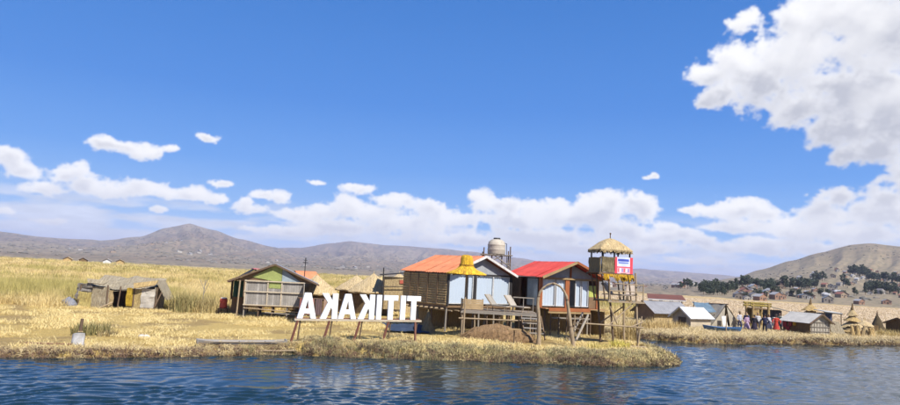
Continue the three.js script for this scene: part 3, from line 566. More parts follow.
// ---------------------------------------------------------------- red-roofed hut on stilts
{
  const a = 25 * R, t = thing('stilt_hut', 'red roofed stilt hut with white curtained glazing and orange posts behind the bent-pole arch', 'hut', [6.45, 0.5, -46.35], a);
  const F = 2.4 - 0.5, E = 4.45 - 0.5, W = 5.0, D = 4.4;
  const sub = (n, g, m) => mesh(n, g, m, t);
  const roof = new THREE.Group(); roof.name = 'roof'; t.add(roof);
  gableRoof(roof, W / 2 + 0.3, E + 0.05, E + 1.2, 0.85, -D - 0.3, M.redRoof, { off: W / 2, wave: 0.02, pitch: 0.24, sheets: 6, tones: [M.redRoof, worn([0.66, 0.09, 0.065], { roughness: 0.55 }), worn([0.72, 0.095, 0.065], { roughness: 0.5 })] });
  for (const s of [-1, 1]) mesh('bargeboard', [beam([W / 2, E + 1.15, 0.9], [W / 2 + s * (W / 2 + 0.32), E, 0.9], 0.05, 0.17)], s < 0 ? M.plankTan : M.plankOrange, roof);
  for (let k = 0; k < 4; k++) for (const s of [-1, 1]) mesh('rafter', [beam([W / 2, E + 1.1, 0.6 - k * 1.4], [W / 2 + s * (W / 2 + 0.1), E + 0.06, 0.6 - k * 1.4], 0.07, 0.1)], M.plankOrange, roof);
  sub('floor', bx(W + 0.1, 0.14, D, W / 2, F - 0.07, -D / 2), M.plankBrown);
  sub('gable_panel', slab([[0.05, E + 0.0, -0.02], [W - 0.05, E + 0.0, -0.02], [W / 2, E + 1.08, -0.02]], 0.05), M.sheetGrey);
  sub('king_post', bx(0.1, 1.05, 0.1, W / 2 + 0.05, E + 0.5, 0.06), M.plankOrange);
  sub('tie_beam', [beam([0.4, E - 0.02, 0.12], [W + 0.2, E - 0.02, 0.12], 0.1, 0.12)], M.plankTan);
  sub('back_wall', bx(W - 0.1, E - F, 0.1, W / 2, (E + F) / 2, -D + 0.05), M.thatchBrown);
  sub('right_wall', bx(0.1, E - F, D - 0.14, W - 0.05, (E + F) / 2, -D / 2 - 0.02), M.plankBrown);
  for (const [x, w] of [[0.1, 0.22], [2.28, 0.34], [W - 0.1, 0.2]]) sub('orange_post', bx(w, E - F - 0.02, 0.16, x, (E + F) / 2, 0.03), M.plankOrange);
  const yc = (E + F) / 2, hh2 = E - F - 0.2;
  windowPanel(t, 0.78, yc, 0, 1.05, hh2); windowPanel(t, 1.76, yc, 0, 0.78, hh2);
  windowPanel(t, 2.72, yc, 0, 0.5, hh2, '', null, M.black); windowPanel(t, 3.25, yc, 0, 0.5, hh2); windowPanel(t, 3.85, yc, 0, 0.6, hh2);
  sub('poster_panel', bx(0.62, 0.8, 0.04, 4.5, yc + 0.2, 0.02), worn([0.50, 0.55, 0.13]));
  sub('low_panel', bx(0.6, 0.85, 0.05, 4.5, F + 0.43, 0.01), M.plankBrown);
  // left wall: glass bay, dark doorway, reed panel
  const w = new THREE.Group(); w.name = 'side_wall'; t.add(w);
  mesh('glass_bay', bx(0.03, hh2, 1.3, 0.0, yc, -0.85), worn([0.30, 0.36, 0.40], { roughness: 0.12 }), w);
  mesh('bay_frame', [bx(0.07, 0.08, 1.45, 0, yc + hh2 / 2 + 0.04, -0.85), bx(0.07, 0.08, 1.45, 0, yc - hh2 / 2 - 0.04, -0.85), bx(0.07, hh2, 0.07, 0, yc, -1.56)], M.black, w);
  mesh('door_post', bx(0.09, E - F, 0.09, 0, yc, -2.5), M.plankBrown, w);
  mesh('reed_panel', rough(bx(0.09, E - F - 0.05, 1.8, 0, yc, -3.45), 0.03), M.thatchBrown, w);
  sub('inner_partition', bx(0.06, E - F, 2.4, 1.4, yc, -2.6), M.plankBrown);
  for (let i = 0; i < 5; i++) for (let j = 0; j < 4; j++) { const x = 0.12 + i * (W - 0.24) / 4, z = 0.6 - j * (D + 0.4) / 3; sub('stilt', bar([x + rr(-0.06, 0.06), -0.5, z], [x, F - 0.14, z], 0.07, 0.055), pick([M.poleBrown, M.poleGrey, M.poleLight])); }
  for (let k = 0; k < 9; k++) sub('deck_board', bx(W + 0.2, 0.04, 0.11, W / 2, F - 0.03, 0.08 + k * 0.12), pick([M.plankTan, M.plankOrange, M.plankBrown]));
  sub('skirt_board', bx(3.4, 0.24, 0.05, 1.75, F - 0.06, 1.2), M.plankOrange);
  sub('skirt_board', bx(3.5, 0.12, 0.05, 1.75, F - 0.26, 1.19), M.plankTan);
  sub('lower_rail', [beam([0.4, F - 0.62, 1.1], [3.6, F - 0.66, 1.1], 0.06, 0.09)], M.poleGrey);
  for (let k = 0; k < 6; k++) sub('skirt_stilt', bar([0.25 + k * 0.66, -0.4, 1.1 + rr(-0.1, 0.1)], [0.25 + k * 0.66, F - 0.3, 1.12], 0.045), pick([M.poleLight, M.poleBrown]));
  sub('added_shade_screen', bx(W - 0.2, 1.7, 0.05, W / 2, 0.9, -0.5), shadeScreenMat); sub('added_shade_screen', bx(0.05, 1.7, 1.8, W - 0.2, 0.9, 0.2), shadeScreenMat); sub('added_shade_screen', bx(0.05, 1.7, 3, 0.4, 0.9, -2.2), shadeScreenMat);  // screens added below the floor to shade the ground under this hut
}
// ---------------------------------------------------------------- timber deck with steps between the two huts
{
  const t = thing('timber_deck', 'raised timber deck on thin poles with plank steps and low slatted parapet', 'deck', [3.4, 0.5, -43.2]);
  const y = 2.2 - 0.5, sub = (n, g, m) => mesh(n, g, m, t), tones = [M.poleBrown, M.poleGrey, M.plankBrown, wood([0.34, 0.26, 0.18])];
  for (let k = 0; k < 17; k++) { const z = 1.8 - k * 0.2; sub('deck_board', bx(4.7 - Math.max(0, k - 10) * 0.16, 0.045, 0.185, Math.max(0, k - 10) * 0.08 + 0.05, y - 0.02 + rr(-0.01, 0.01), z), pick(tones)); }
  sub('edge_beam', [beam([-2.4, y - 0.1, 1.86], [2.45, y - 0.12, 1.86], 0.07, 0.12)], M.poleGrey);
  sub('lower_beam', [bar([-2.5, y - 0.5, 1.8], [2.5, y - 0.46, 1.8], 0.05)], M.poleLight);
  for (let i = 0; i < 7; i++) for (const z of [1.78, 0.4, -1.0]) sub('pole', bar([-2.3 + i * 0.76 + rr(-0.08, 0.08), -0.4, z + rr(-0.1, 0.1)], [-2.3 + i * 0.76, y - 0.05, z], 0.05, 0.04), pick([M.poleGrey, M.poleBrown, M.poleLight]));
  for (let k = 0; k < 5; k++) sub('parapet_board', bx(1.42, 0.115, 0.03, -1.68, y + 0.09 + k * 0.125, 0.8), wood([0.66, 0.48, 0.26]));
  for (const x of [-2.35, -1.68, -1.02]) sub('parapet_post', bx(0.06, 0.72, 0.06, x, y + 0.34, 0.75), M.plankBrown);
  sub('hand_rail', [beam([1.1, y + 0.85, -1.4], [2.5, y + 0.83, -1.5], 0.05, 0.07)], M.poleGrey);
  for (const x of [1.15, 1.8, 2.45]) sub('rail_post', bar([x, y, -1.45], [x, y + 0.85, -1.45], 0.03), M.poleGrey);
  for (let k = 0; k < 4; k++) sub('step', bx(1.15, 0.06, 0.26, 1.85 + k * 0.06, y - 0.28 - k * 0.27, 2.1 + k * 0.24), pick([M.poleGrey, M.plankGrey]));
  for (const x of [1.3, 2.5]) sub('stringer', [beam([x, y - 0.15, 1.95], [x + 0.15, y - 1.42, 3.05], 0.05, 0.14)], M.plankBrown);
}
// ---------------------------------------------------------------- reclining loungers
function lounger(pos, turn, label, cm) {
  const t = thing('sun_lounger', label, 'lounger', pos, turn);
  const side = (x) => [beam([x, 0.32, -0.75], [x, 0.30, 0.85], 0.04, 0.05), beam([x, 0.36, -0.30], [x, 0.98, -0.85], 0.04, 0.05)];
  mesh('frame', [...side(-0.3), ...side(0.3), beam([-0.3, 0.3, 0.83], [0.3, 0.3, 0.83], 0.04), beam([-0.3, 0.96, -0.84], [0.3, 0.96, -0.84], 0.04)], M.poleLight, t);
  mesh('seat', rough(bx(0.56, 0.04, 1.1, 0, 0.34, 0.28), 0.02), cm, t);
  mesh('backrest', slab([[-0.28, 0.37, -0.28], [0.28, 0.37, -0.28], [0.28, 0.99, -0.83], [-0.28, 0.99, -0.83]], 0.04), cm, t);
  for (const [x, z] of [[-0.3, 0.7], [0.3, 0.7], [-0.3, -0.6], [0.3, -0.6]]) mesh('leg', bar([x, 0, z], [x, 0.32, z], 0.025), M.poleLight, t);
  return t;
}
lounger([3.35, 2.205, -42.4], 0.9, 'cream reclining lounger on the timber deck next to the slatted parapet', M.cloth([0.42, 0.38, 0.31]));
lounger([4.55, 2.205, -42.5], 0.75, 'cream reclining lounger on the timber deck above the plank steps', M.cloth([0.52, 0.46, 0.37]));

// ---------------------------------------------------------------- yellow hat-shaped parasol
{
  const t = thing('hat_parasol', 'bright yellow thatched parasol shaped like a brimmed hat on a tall pole', 'parasol', [1.2, G(1.2, -40.4), -40.4]);
  const y = t.position.y, prof = [[1.2, 4.38], [1.22, 4.44], [0.95, 4.56], [0.66, 4.68], [0.47, 4.82], [0.43, 4.9], [0.40, 5.1], [0.36, 5.34], [0.28, 5.5], [0.12, 5.55], [0.001, 5.56]].map(([r, h]) => new THREE.Vector2(r, h - y));
  mesh('pole', bar([0.0, -0.3, 0], [0.02, 5.2 - y, 0], 0.055, 0.045), M.poleLight, t);
  const hat = mesh('hat_canopy', rough(new THREE.LatheGeometry(prof, 40).translate(0, 0, 0), 0.06, 4).toNonIndexed(), M.thatchYellow, t);
  mesh('hat_band', metreUV(new THREE.CylinderGeometry(0.435, 0.455, 0.09, 28, 1, true).translate(0, 4.93 - y, 0)), thatch([0.50, 0.27, 0.02]), hat);
  for (let k = 0; k < 8; k++) { const q = k * Math.PI / 4; mesh('rib', bar([0.03 * Math.cos(q), 4.85 - y, 0.03 * Math.sin(q)], [1.12 * Math.cos(q), 4.3 - y, 1.12 * Math.sin(q)], 0.02), M.poleBrown, t); }
}
// ---------------------------------------------------------------- heap of brown reeds under the deck
{
  const g = new THREE.SphereGeometry(1, 60, 26), p = g.attributes.position;
  for (let i = 0; i < p.count; i++) { const x = p.getX(i), y = p.getY(i), z = p.getZ(i), n = fbm(x * 2.4, y * 2.4 + 5, z * 2.4, 4) - 0.5, m = fbm(x * 11, y * 14, z * 11, 3) - 0.5; p.setXYZ(i, x * 2.35 * (1 + n * 0.3), Math.max(-0.35, y) * 1.12 * (1 + n * 0.5) + m * 0.22, z * 1.0 * (1 + n * 0.4) + m * 0.15); }
  g.computeVertexNormals();
  const t = thing('reed_heap', 'low heap of dark brown rotting reeds in front of the deck poles', 'reed heap', [3.3, G(3.3, -40.1) - 0.22, -40.1]);
  mesh('heap', metreUV(g), thatch([0.38, 0.25, 0.14]), t);
  const st = []; for (let k = 0; k < 900; k++) { const a = rnd() * 6.28, r = Math.sqrt(rnd()), x = Math.cos(a) * r * 2.4, z = Math.sin(a) * r * 1.05, y = 0.95 * Math.sqrt(Math.max(0, 1 - r * r)) + rr(-0.05, 0.12), b = rnd() * 6.28, l = rr(0.15, 0.4); st.push(bar([x, Math.max(0.02, y), z], [x + Math.cos(b) * l, Math.max(0.0, y + rr(-0.22, 0.1)), z + Math.sin(b) * l], 0.012, 0.006, 3)); }
  const s = mesh('loose_stems', st, thatch([0.50, 0.34, 0.19]), t); s.userData.kind = 'stuff';
}
// small board on one leg at the bank
{
  const x = 4.0, z = -38.2, t = thing('post_table', 'small square board on a single thin post standing before the reed heap', 'table', [x, G(x, z), z]);
  mesh('board', bx(0.75, 0.05, 0.5, 0, 0.86, 0), M.plankTan, t); mesh('post', bar([0, -0.2, 0], [0, 0.84, 0], 0.035), M.poleBrown, t);
}
// ---------------------------------------------------------------- bent-pole arch
{
  const t = thing('pole_arch', 'tall pale bent-pole arch standing on the bank before the red roofed hut', 'arch', [6.5, G(6.5, -39), -39]);
  const y = t.position.y, c = new THREE.CatmullRomCurve3([[-0.98, -0.3], [-1.0, 1.2], [-1.12, 2.4], [-1.0, 3.0], [-0.7, 3.35], [-0.28, 3.52], [0.16, 3.34], [0.48, 2.9], [0.62, 2.3], [0.82, 1.1], [1.06, -0.3]].map(([a, b]) => V(a, b - (y - 0.6), 0.02 * a)));
  const n = 70, pos = [], idx = [], fr = c.computeFrenetFrames(n), uv = [];
  for (let i = 0; i <= n; i++) { const u = i / n, p = c.getPoint(u), r = 0.058 + 0.085 * Math.pow(Math.abs(u - 0.5) * 2, 1.6) + 0.012 * Math.sin(u * 90); for (let k = 0; k <= 9; k++) { const q = k / 9 * 6.283, v = fr.normals[i].clone().multiplyScalar(Math.cos(q) * r).addScaledVector(fr.binormals[i], Math.sin(q) * r).add(p); pos.push(v.x, v.y, v.z); uv.push(q * 0.1, u * 7); } }
  for (let i = 0; i < n; i++) for (let k = 0; k < 9; k++) { const q = i * 10 + k; idx.push(q, q + 1, q + 11, q, q + 11, q + 10); }
  const g = new THREE.BufferGeometry(); g.setAttribute('position', new THREE.Float32BufferAttribute(pos, 3)); g.setAttribute('uv', new THREE.Float32BufferAttribute(uv, 2)); g.setIndex(idx); g.computeVertexNormals();
  mesh('bent_pole', g, M.poleLight, t);
  for (const u of [0.1, 0.25, 0.5, 0.75, 0.9]) { const p = c.getPoint(u), tn = c.getTangent(u); mesh('lashing', bar([p.x - tn.x * 0.05, p.y - tn.y * 0.05, p.z], [p.x + tn.x * 0.05, p.y + tn.y * 0.05, p.z], 0.07 + 0.07 * Math.pow(Math.abs(u - 0.5) * 2, 1.6)), M.poleBrown, t); }
}
// ladder up to the red hut
{
  const t = thing('wooden_ladder', 'pale wooden ladder leaning up to the deck of the red roofed hut', 'ladder', [8.05, G(8.05, -41.2), -41.2], 0.0);
  const a = [-0.15, -0.1, 0.3], b = [0.85, 1.72, -0.5], off = [0.12, 0.08, -0.5];
  for (const s of [0, 1]) mesh('rail', [beam([a[0] - off[0] * s * 2, a[1] + off[1] * s, a[2] + off[2] * s], [b[0] - off[0] * s * 2, b[1] + off[1] * s, b[2] + off[2] * s], 0.07, 0.11)], wood([0.62, 0.56, 0.48]), t);
  for (let k = 1; k < 6; k++) { const q = k / 6, p = [0, 1, 2].map((i) => lerp(a[i], b[i], q)); mesh('rung', [beam([p[0] + 0.02, p[1], p[2]], [p[0] - off[0] * 2 - 0.3, p[1] + off[1], p[2] + off[2]], 0.09, 0.04)], M.poleLight, t); }
}
// ---------------------------------------------------------------- watch tower with thatched roof and banner
{
  const X = 10.7, Z = -41.8, gy = 0.58, t = thing('watch_tower', 'pole watch tower with straw pyramid roof, yellow fringe and a red and white banner', 'tower', [X, gy, Z], 14 * R);
  const sub = (n, g, m, p = t) => mesh(n, g, m, p), Y = (h) => h - gy;
  const lo = [[-0.6, 0.85], [1.0, 0.85], [-0.6, -0.85], [1.0, -0.85]], mid = [[-0.95, 0.9], [1.0, 0.9], [-0.95, -0.9], [1.0, -0.9]], hi = [[-1.6, 0.8], [0.36, 0.8], [-1.6, -0.8], [0.36, -0.8]];
  // lower legs, upper posts
  lo.forEach((q, i) => sub('leg', bar([q[0], -0.35, q[1]], [lerp(q[0], hi[i][0], 0.75) + 0.25, Y(5.0), hi[i][1] * 0.95], 0.07, 0.055), i % 2 ? M.poleLight : M.poleBrown));
  for (const [x0, x1] of [[-1.55, -1.5], [0.2, 0.3]]) for (const z of [0.7, -0.7]) sub('strut', bar([x0 + 0.35, Y(3.25), z], [x1, Y(4.95), z], 0.05, 0.04), M.poleBrown);
  hi.forEach((q) => sub('roof_post', bar([q[0] * 0.94 + 0.02, Y(4.95), q[1] * 0.92], [q[0] * 0.94 + 0.02, Y(6.34), q[1] * 0.92], 0.055, 0.05), M.black));
  for (const x of [-0.68]) for (const z of [0.74, -0.74]) sub('roof_post', bar([x, Y(5.0), z], [x, Y(6.34), z], 0.05), M.black);
  // upper platform
  for (let k = 0; k < 11; k++) sub('platform_board', bx(0.19, 0.05, 1.75, -1.62 + k * 0.2, Y(4.93), 0), pick([M.poleBrown, M.plankBrown]));
  sub('platform_beam', [beam([-1.75, Y(4.86), 0.84], [0.55, Y(4.86), 0.84], 0.09, 0.09), beam([-1.75, Y(4.86), -0.84], [0.55, Y(4.86), -0.84], 0.09, 0.09)], M.poleBrown);
  // yellow reed fringe below the platform edge
  const fr = []; for (let k = 0; k < 150; k++) { const x = -1.5 + 2.05 * rnd(), l = rr(0.26, 0.46) * (0.7 + 0.3 * Math.sin(x * 8)); fr.push(beam([x, Y(4.86), 0.92 + rr(-0.02, 0.03)], [x + rr(-0.06, 0.06), Y(4.86) - l, 1.0 + rr(-0.02, 0.06)], 0.035, 0.015)); }
  for (let k = 0; k < 90; k++) { const z = -0.85 + 1.7 * rnd(); fr.push(beam([0.58, Y(4.84), z], [0.66, Y(4.84) - rr(0.22, 0.4), z], 0.015, 0.03)); }
  sub('yellow_fringe', fr, M.thatchYellow);
  // parapet: reed mats on the left and rear, banner on the right
  sub('reed_mat', rough(metreUV(new THREE.BoxGeometry(0.86, 0.92, 0.07, 12, 10, 1).translate(-1.12, Y(5.42), 0.82)), 0.10, 3), M.thatchOlive);
  sub('reed_mat', rough(metreUV(new THREE.BoxGeometry(0.07, 0.9, 1.55, 1, 10, 14).translate(-1.6, Y(5.41), 0)), 0.08, 3, 5), M.thatchOlive);
  sub('parapet_rail', [bar([-1.65, Y(5.86), 0.78], [0.42, Y(5.84), 0.78], 0.03), bar([0.38, Y(5.8), 0.78], [0.38, Y(5.8), -0.78], 0.03)], M.poleBrown);
  // banner print: red borders, blue lines of lettering on white, too far away to read
  const cv = document.createElement('canvas'); cv.width = 256; cv.height = 176; const c2 = cv.getContext('2d');
  c2.fillStyle = '#c3cae6'; c2.fillRect(0, 0, 256, 176); c2.fillStyle = '#d9404a'; c2.fillRect(0, 0, 34, 176); c2.fillRect(214, 0, 42, 176);
  c2.fillStyle = '#3d4da6'; c2.fillRect(44, 20, 156, 26); c2.fillStyle = '#6a78bd'; c2.fillRect(52, 54, 140, 14); c2.fillStyle = '#c9d0ea'; c2.fillRect(44, 76, 160, 22);
  c2.fillStyle = '#e8a6ae'; c2.fillRect(34, 100, 180, 76); c2.fillStyle = '#d9545e'; c2.fillRect(34, 100, 180, 14); for (let k = 0; k < 6; k++) { c2.fillStyle = ['#d9606a', '#f2dadd', '#8f86b8'][k % 3]; c2.fillRect(42 + k * 28, 120, 22, 40); }
  const bt = new THREE.CanvasTexture(cv); bt.colorSpace = THREE.SRGBColorSpace;
  const bg = new THREE.PlaneGeometry(1.22, 1.0, 16, 6), bp = bg.attributes.position; for (let i = 0; i < bp.count; i++) bp.setZ(i, 0.02 * Math.sin(bp.getX(i) * 7 + bp.getY(i) * 3)); bg.computeVertexNormals(); bg.translate(-0.1, Y(5.42), 0.88);
  const ban = sub('banner', bg, new THREE.MeshStandardMaterial({ map: bt, roughness: 0.6, side: THREE.DoubleSide })); ban.userData.label = 'red bordered white banner with blue printed lines';
  // straw pyramid roof with layered eaves
  const rf = [[1.24, 6.26], [1.26, 6.34], [0.95, 6.60], [0.58, 6.86], [0.24, 7.02], [0.001, 7.1]].map(([r, h]) => new THREE.Vector2(r, Y(h)));
  const roofG = new THREE.LatheGeometry(rf, 32); { const p = roofG.attributes.position; for (let i = 0; i < p.count; i++) { const x = p.getX(i), z = p.getZ(i), r = Math.hypot(x, z) || 1, q = Math.max(Math.abs(x), Math.abs(z)) / r, k = lerp(1, 1 / q * 0.92, 0.7); p.setXYZ(i, x * k - 0.6, p.getY(i), z * k * 0.82); } }
  const roof = sub('straw_roof', metreUV(rough(roofG.toNonIndexed(), 0.07, 4)), thatch([0.82, 0.66, 0.40]));
  const rim = []; for (let k = 0; k < 240; k++) { const q = rnd() * 6.283, cx = Math.cos(q), cz = Math.sin(q), mm = Math.max(Math.abs(cx), Math.abs(cz)), r = 1.25 * lerp(1, 0.92 / mm, 0.7); rim.push(beam([cx * r * 0.93 - 0.6, Y(6.36), cz * r * 0.78], [cx * r * 1.02 - 0.6, Y(6.18) + rr(-0.05, 0.05), cz * r * 0.84], 0.02, 0.03)); }
  mesh('eave_fringe', rim, M.thatchPale, roof); mesh('eave_beam', [bar([-1.7, Y(6.27), 0.75], [0.5, Y(6.27), 0.75], 0.05), bar([-1.7, Y(6.27), -0.75], [0.5, Y(6.27), -0.75], 0.05)], M.black, roof);
  mesh('finial', [bar([-0.6, Y(7.05), 0], [-0.6, Y(7.34), 0], 0.03), metreUV(new THREE.SphereGeometry(0.06, 8, 6).translate(-0.6, Y(7.38), 0))], M.poleBrown, roof);
  // middle platform with rails
  for (let k = 0; k < 10; k++) sub('landing_board', bx(0.2, 0.05, 1.95, -1.0 + k * 0.225, Y(3.27), 0), pick([M.poleGrey, M.plankTan, M.poleLight]));
  sub('landing_beam', [beam([-1.15, Y(3.2), 0.98], [1.3, Y(3.2), 0.98], 0.07, 0.08), beam([-1.15, Y(3.2), -0.98], [1.3, Y(3.2), -0.98], 0.07, 0.08)], M.poleLight);
  for (const h of [3.86, 4.3]) sub('landing_rail', bar([h > 4 ? -0.7 : -1.05, Y(h), 0.95], [1.28, Y(h - 0.03), 0.95], 0.03), M.poleLight);
  sub('landing_rail', bar([1.22, Y(3.86), 0.95], [1.22, Y(3.82), -0.95], 0.03), M.poleLight);
  for (const [x, z] of [[-1.05, 0.95], [1.22, 0.95], [1.22, -0.95]]) sub('rail_post', bar([x, Y(3.2), z], [x, Y(4.35), z], 0.035), M.poleLight);
  // bracing
  for (const [p, q] of [[[-0.95, 1.85, 0.92], [0.55, 3.15, 0.92]], [[-1.0, 2.9, 0.95], [-0.5, 1.9, 0.95]], [[-2.6, 1.85, 1.0], [1.25, 1.72, 1.0]], [[0.45, 1.75, 1.0], [1.2, 2.05, 1.0]], [[-0.8, 1.7, -0.9], [0.95, 2.9, -0.9]], [[0.9, 0.7, 1.0], [1.15, 2.4, 0.95]]]) sub('brace', bar([p[0], Y(p[1]), p[2]], [q[0], Y(q[1]), q[2]], 0.045, 0.04), M.poleLight);
}
lounger([10.6, 3.30, -41.9], 0.9, 'cream lounger on the middle landing of the watch tower', M.cloth([0.66, 0.55, 0.42]));
lounger([11.35, 3.30, -41.6], -0.5, 'peach cloth lounger at the corner rail of the watch tower landing', M.cloth([0.70, 0.58, 0.46]));
tag(mesh('driftwood_plank', bx(1.5, 0.09, 0.45, 0, 0, 0), M.poleLight), 'pale plank lying on the straw between the tower legs', 'plank').position.set(11.3, G(11.3, -40.2) + 0.06, -40.2);

// ---------------------------------------------------------------- water tank on a pole stand behind the huts
{
  const t = thing('water_tank', 'beige water tank with a black lid on a tall pole stand behind the orange roof', 'water tank', [3.95, G(3.95, -54), -54]);
  const y = t.position.y, Y = (h) => h - y;
  const prof = [[0.001, 6.1], [0.66, 6.1], [0.72, 6.16], [0.72, 6.45], [0.74, 6.47], [0.74, 6.52], [0.71, 6.54], [0.71, 6.82], [0.73, 6.84], [0.73, 6.89], [0.69, 6.92], [0.66, 7.1], [0.45, 7.28], [0.3, 7.32], [0.001, 7.32]].map(([r, h]) => new THREE.Vector2(r, Y(h)));
  const tank = mesh('tank', metreUV(new THREE.LatheGeometry(prof, 32)), worn([0.55, 0.50, 0.42]), t);
  mesh('lid', metreUV(new THREE.CylinderGeometry(0.26, 0.3, 0.13, 20).translate(0, Y(7.38), 0)), M.black, tank);
  mesh('pipe', [bar([0.78, Y(7.0), 0.2], [0.9, Y(4.4), 0.3], 0.025), bar([0.6, Y(7.02), 0.2], [0.79, Y(7.0), 0.2], 0.025)], M.black, t);
  for (const x of [-1.05, 1.05]) for (const z of [-0.8, 0.8]) mesh('pole', bar([x * 1.08, -0.3, z], [x, Y(x < 0 ? 6.6 : 6.75) - (z < 0 ? 0.3 : 0), z], 0.07, 0.05), M.poleBrown, t);
  for (const x of [-0.4, 0.4]) mesh('pole', bar([x, -0.3, 0.8], [x, Y(6.0), 0.7], 0.06), M.poleGrey, t);
  for (let k = 0; k < 8; k++) mesh('platform_board', bx(0.28, 0.06, 1.9, -1.1 + k * 0.315, Y(6.05), 0), M.poleGrey, t);
  for (const [a, b] of [[[-1.1, 5.2, 0.82], [0.4, 6.0, 0.82]], [[1.1, 5.1, 0.82], [-0.2, 6.0, 0.82]], [[-1.1, 5.4, 0.82], [1.1, 5.4, 0.82]]]) mesh('brace', bar([a[0], Y(a[1]), a[2]], [b[0], Y(b[1]), b[2]], 0.04), M.poleGrey, t);
}
// ---------------------------------------------------------------- green-gabled plank shack
{
  const t = thing('plank_shack', 'grey plank shack on short stilts with a green and pale blue gable', 'shack', [-12.95, 0.3, -51.2], 12 * R);
  const sub = (n, g, m, p = t) => mesh(n, g, m, p), F = 0.95, E = 2.78, A = 4.12, W = 2.15;
  const roof = new THREE.Group(); roof.name = 'roof'; t.add(roof);
  gableRoof(roof, 3.35, E - 0.06, A, 0.26, -4.2, M.metalGrey, { wave: 0.02, pitch: 0.2, off: -0.1 });
  for (const s of [-1, 1]) mesh('bargeboard', [beam([-0.1, A - 0.05, 0.29], [-0.1 + s * 3.37, E - 0.12, 0.29], 0.05, 0.13)], M.poleBrown, roof);
  mesh('eave_board', [beam([-3.4, E - 0.14, 0.25], [-3.4, E - 0.14, -4.2], 0.05, 0.14)], M.pinkRoof, roof);
  sub('gable_board', slab([[-1.75, E + 0.28, 0], [-0.1, E + 0.02, 0], [0.45, E + 0.02, 0], [0.45, A - 0.3, 0], [-0.1, A - 0.1, 0]], 0.03), M.green);
  sub('gable_backing', slab([[-3.1, E - 0.05, -0.06], [2.9, E - 0.05, -0.06], [-0.1, A - 0.08, -0.06]], 0.03), M.plankBrown);
  sub('gable_board', bx(0.9, 0.5, 0.03, 0.0, E - 0.26, 0.02), M.green);
  sub('gable_board', slab([[0.47, E + 0.02, 0.005], [1.9, E + 0.02, 0.005], [0.47, A - 0.34, 0.005]], 0.03), M.paleBlue);
  planks(t, 'wall_plank', 8, -W, -0.5, F + 0.05, E - 0.02, 0, 0.03, plankTones); planks(t, 'wall_plank', 6, -0.5, 0.5, F + 0.05, E - 0.5, 0, 0.03, plankTones); planks(t, 'wall_plank', 9, 0.5, W, F + 0.05, E - 0.02, 0, 0.03, plankTones);
  for (const x of [-W, -0.52, 0.5, W]) sub('wall_post', bx(0.09, E - F + 0.1, 0.08, x, (E + F) / 2, 0.06), M.cream);
  for (const y of [F + 0.03, (E + F) / 2 + 0.12, E + 0.0]) sub('wall_rail', bx(2 * W + 0.16, 0.08, 0.05, 0, y, 0.125), M.cream);
  planks(t, 'side_plank', 12, -3.9, -0.05, F, E, 0, 0.03, plankTones); { const n = t.children.length; for (let k = n - 12; k < n; k++) { const m = t.children[k]; m.geometry.rotateY(Math.PI / 2).translate(W, 0, 0); } }
  sub('side_wall', bx(0.05, E - F, 3.9, -W, (E + F) / 2, -1.95), M.plankBrown); sub('back_wall', bx(2 * W, E - F, 0.05, 0, (E + F) / 2, -3.95), M.plankGrey);
  sub('floor', bx(2 * W + 0.1, 0.1, 4.0, 0, F - 0.05, -1.95), M.plankBrown);
  sub('porch_post', bar([-2.62, -0.2, 0.3], [-2.55, E, 0.3], 0.06), M.poleLight); sub('porch_post', bar([-3.2, -0.2, -3.6], [-3.2, E, -3.6], 0.06), M.poleBrown);
  sub('porch_screen', bx(0.04, 1.35, 1.4, -3.25, E - 0.85, -1.4), M.plankBrown); sub('porch_panel', bx(0.75, 1.25, 0.04, -2.85, E - 0.75, -2.3), M.teal); sub('porch_wall', bx(1.1, 1.5, 0.05, -2.75, 0.7, -2.5), M.plankBrown);
  for (const x of [-W, -1.1, -0.1, 1.0, W]) for (const z of [0, -1.9, -3.8]) sub('stilt', bar([x, -0.3, z], [x, F - 0.05, z], 0.06), pick([M.poleGrey, M.poleBrown]));
  sub('lower_rail', bar([-W, F - 0.22, 0.12], [W + 0.1, F - 0.42, 0.12], 0.04), M.poleLight); sub('lower_rail', bar([-0.6, F - 0.5, 0.2], [W + 0.3, F - 0.62, 0.2], 0.04), M.poleGrey);
}
{
  const t = thing('back_hut', 'small dark hut with a pink and black roof edge behind the green gabled shack', 'hut', [-16.5, 0.3, -58.0], 20 * R);
  mesh('wall', bx(2.0, 2.5, 2.4, 0, 1.35, -1.2), M.plankBrown, t); const r = new THREE.Group(); r.name = 'roof'; t.add(r); gableRoof(r, 1.35, 2.75, 3.6, 0.3, -2.7, M.black, { wave: 0.015 });
  mesh('gable_wall', slab([[-1.0, 2.58, 0.02], [1.0, 2.58, 0.02], [0, 3.45, 0.02]], 0.06), M.plankBrown, t); mesh('ridge_cap', [beam([0.1, 3.62, 0.3], [0.1, 3.62, -2.7], 0.5, 0.06)], M.pinkRoof, r); mesh('dark_doorway', bx(0.8, 1.8, 0.05, 0.3, 1.0, 0.03), M.doorwayDark, t);  // dark board in place of the shaded opening
}
{
  const t = thing('back_hut', 'low straw hut with an orange roof sheet behind the right side of the plank shack', 'hut', [-13.4, 0.32, -60.5], -35 * R);
  mesh('wall', bx(2.0, 2.2, 2, 0, 1.2, -1.0), M.thatchPale, t); const r = new THREE.Group(); r.name = 'roof'; t.add(r); gableRoof(r, 1.35, 2.5, 3.6, 0.3, -2.3, M.orangeRoof, { wave: 0.02 }); mesh('dark_doorway', bx(0.8, 1.7, 0.05, 0.3, 0.95, 0.03), M.doorwayDark, t);  // entrance is a dark board, its shade given as colour
}
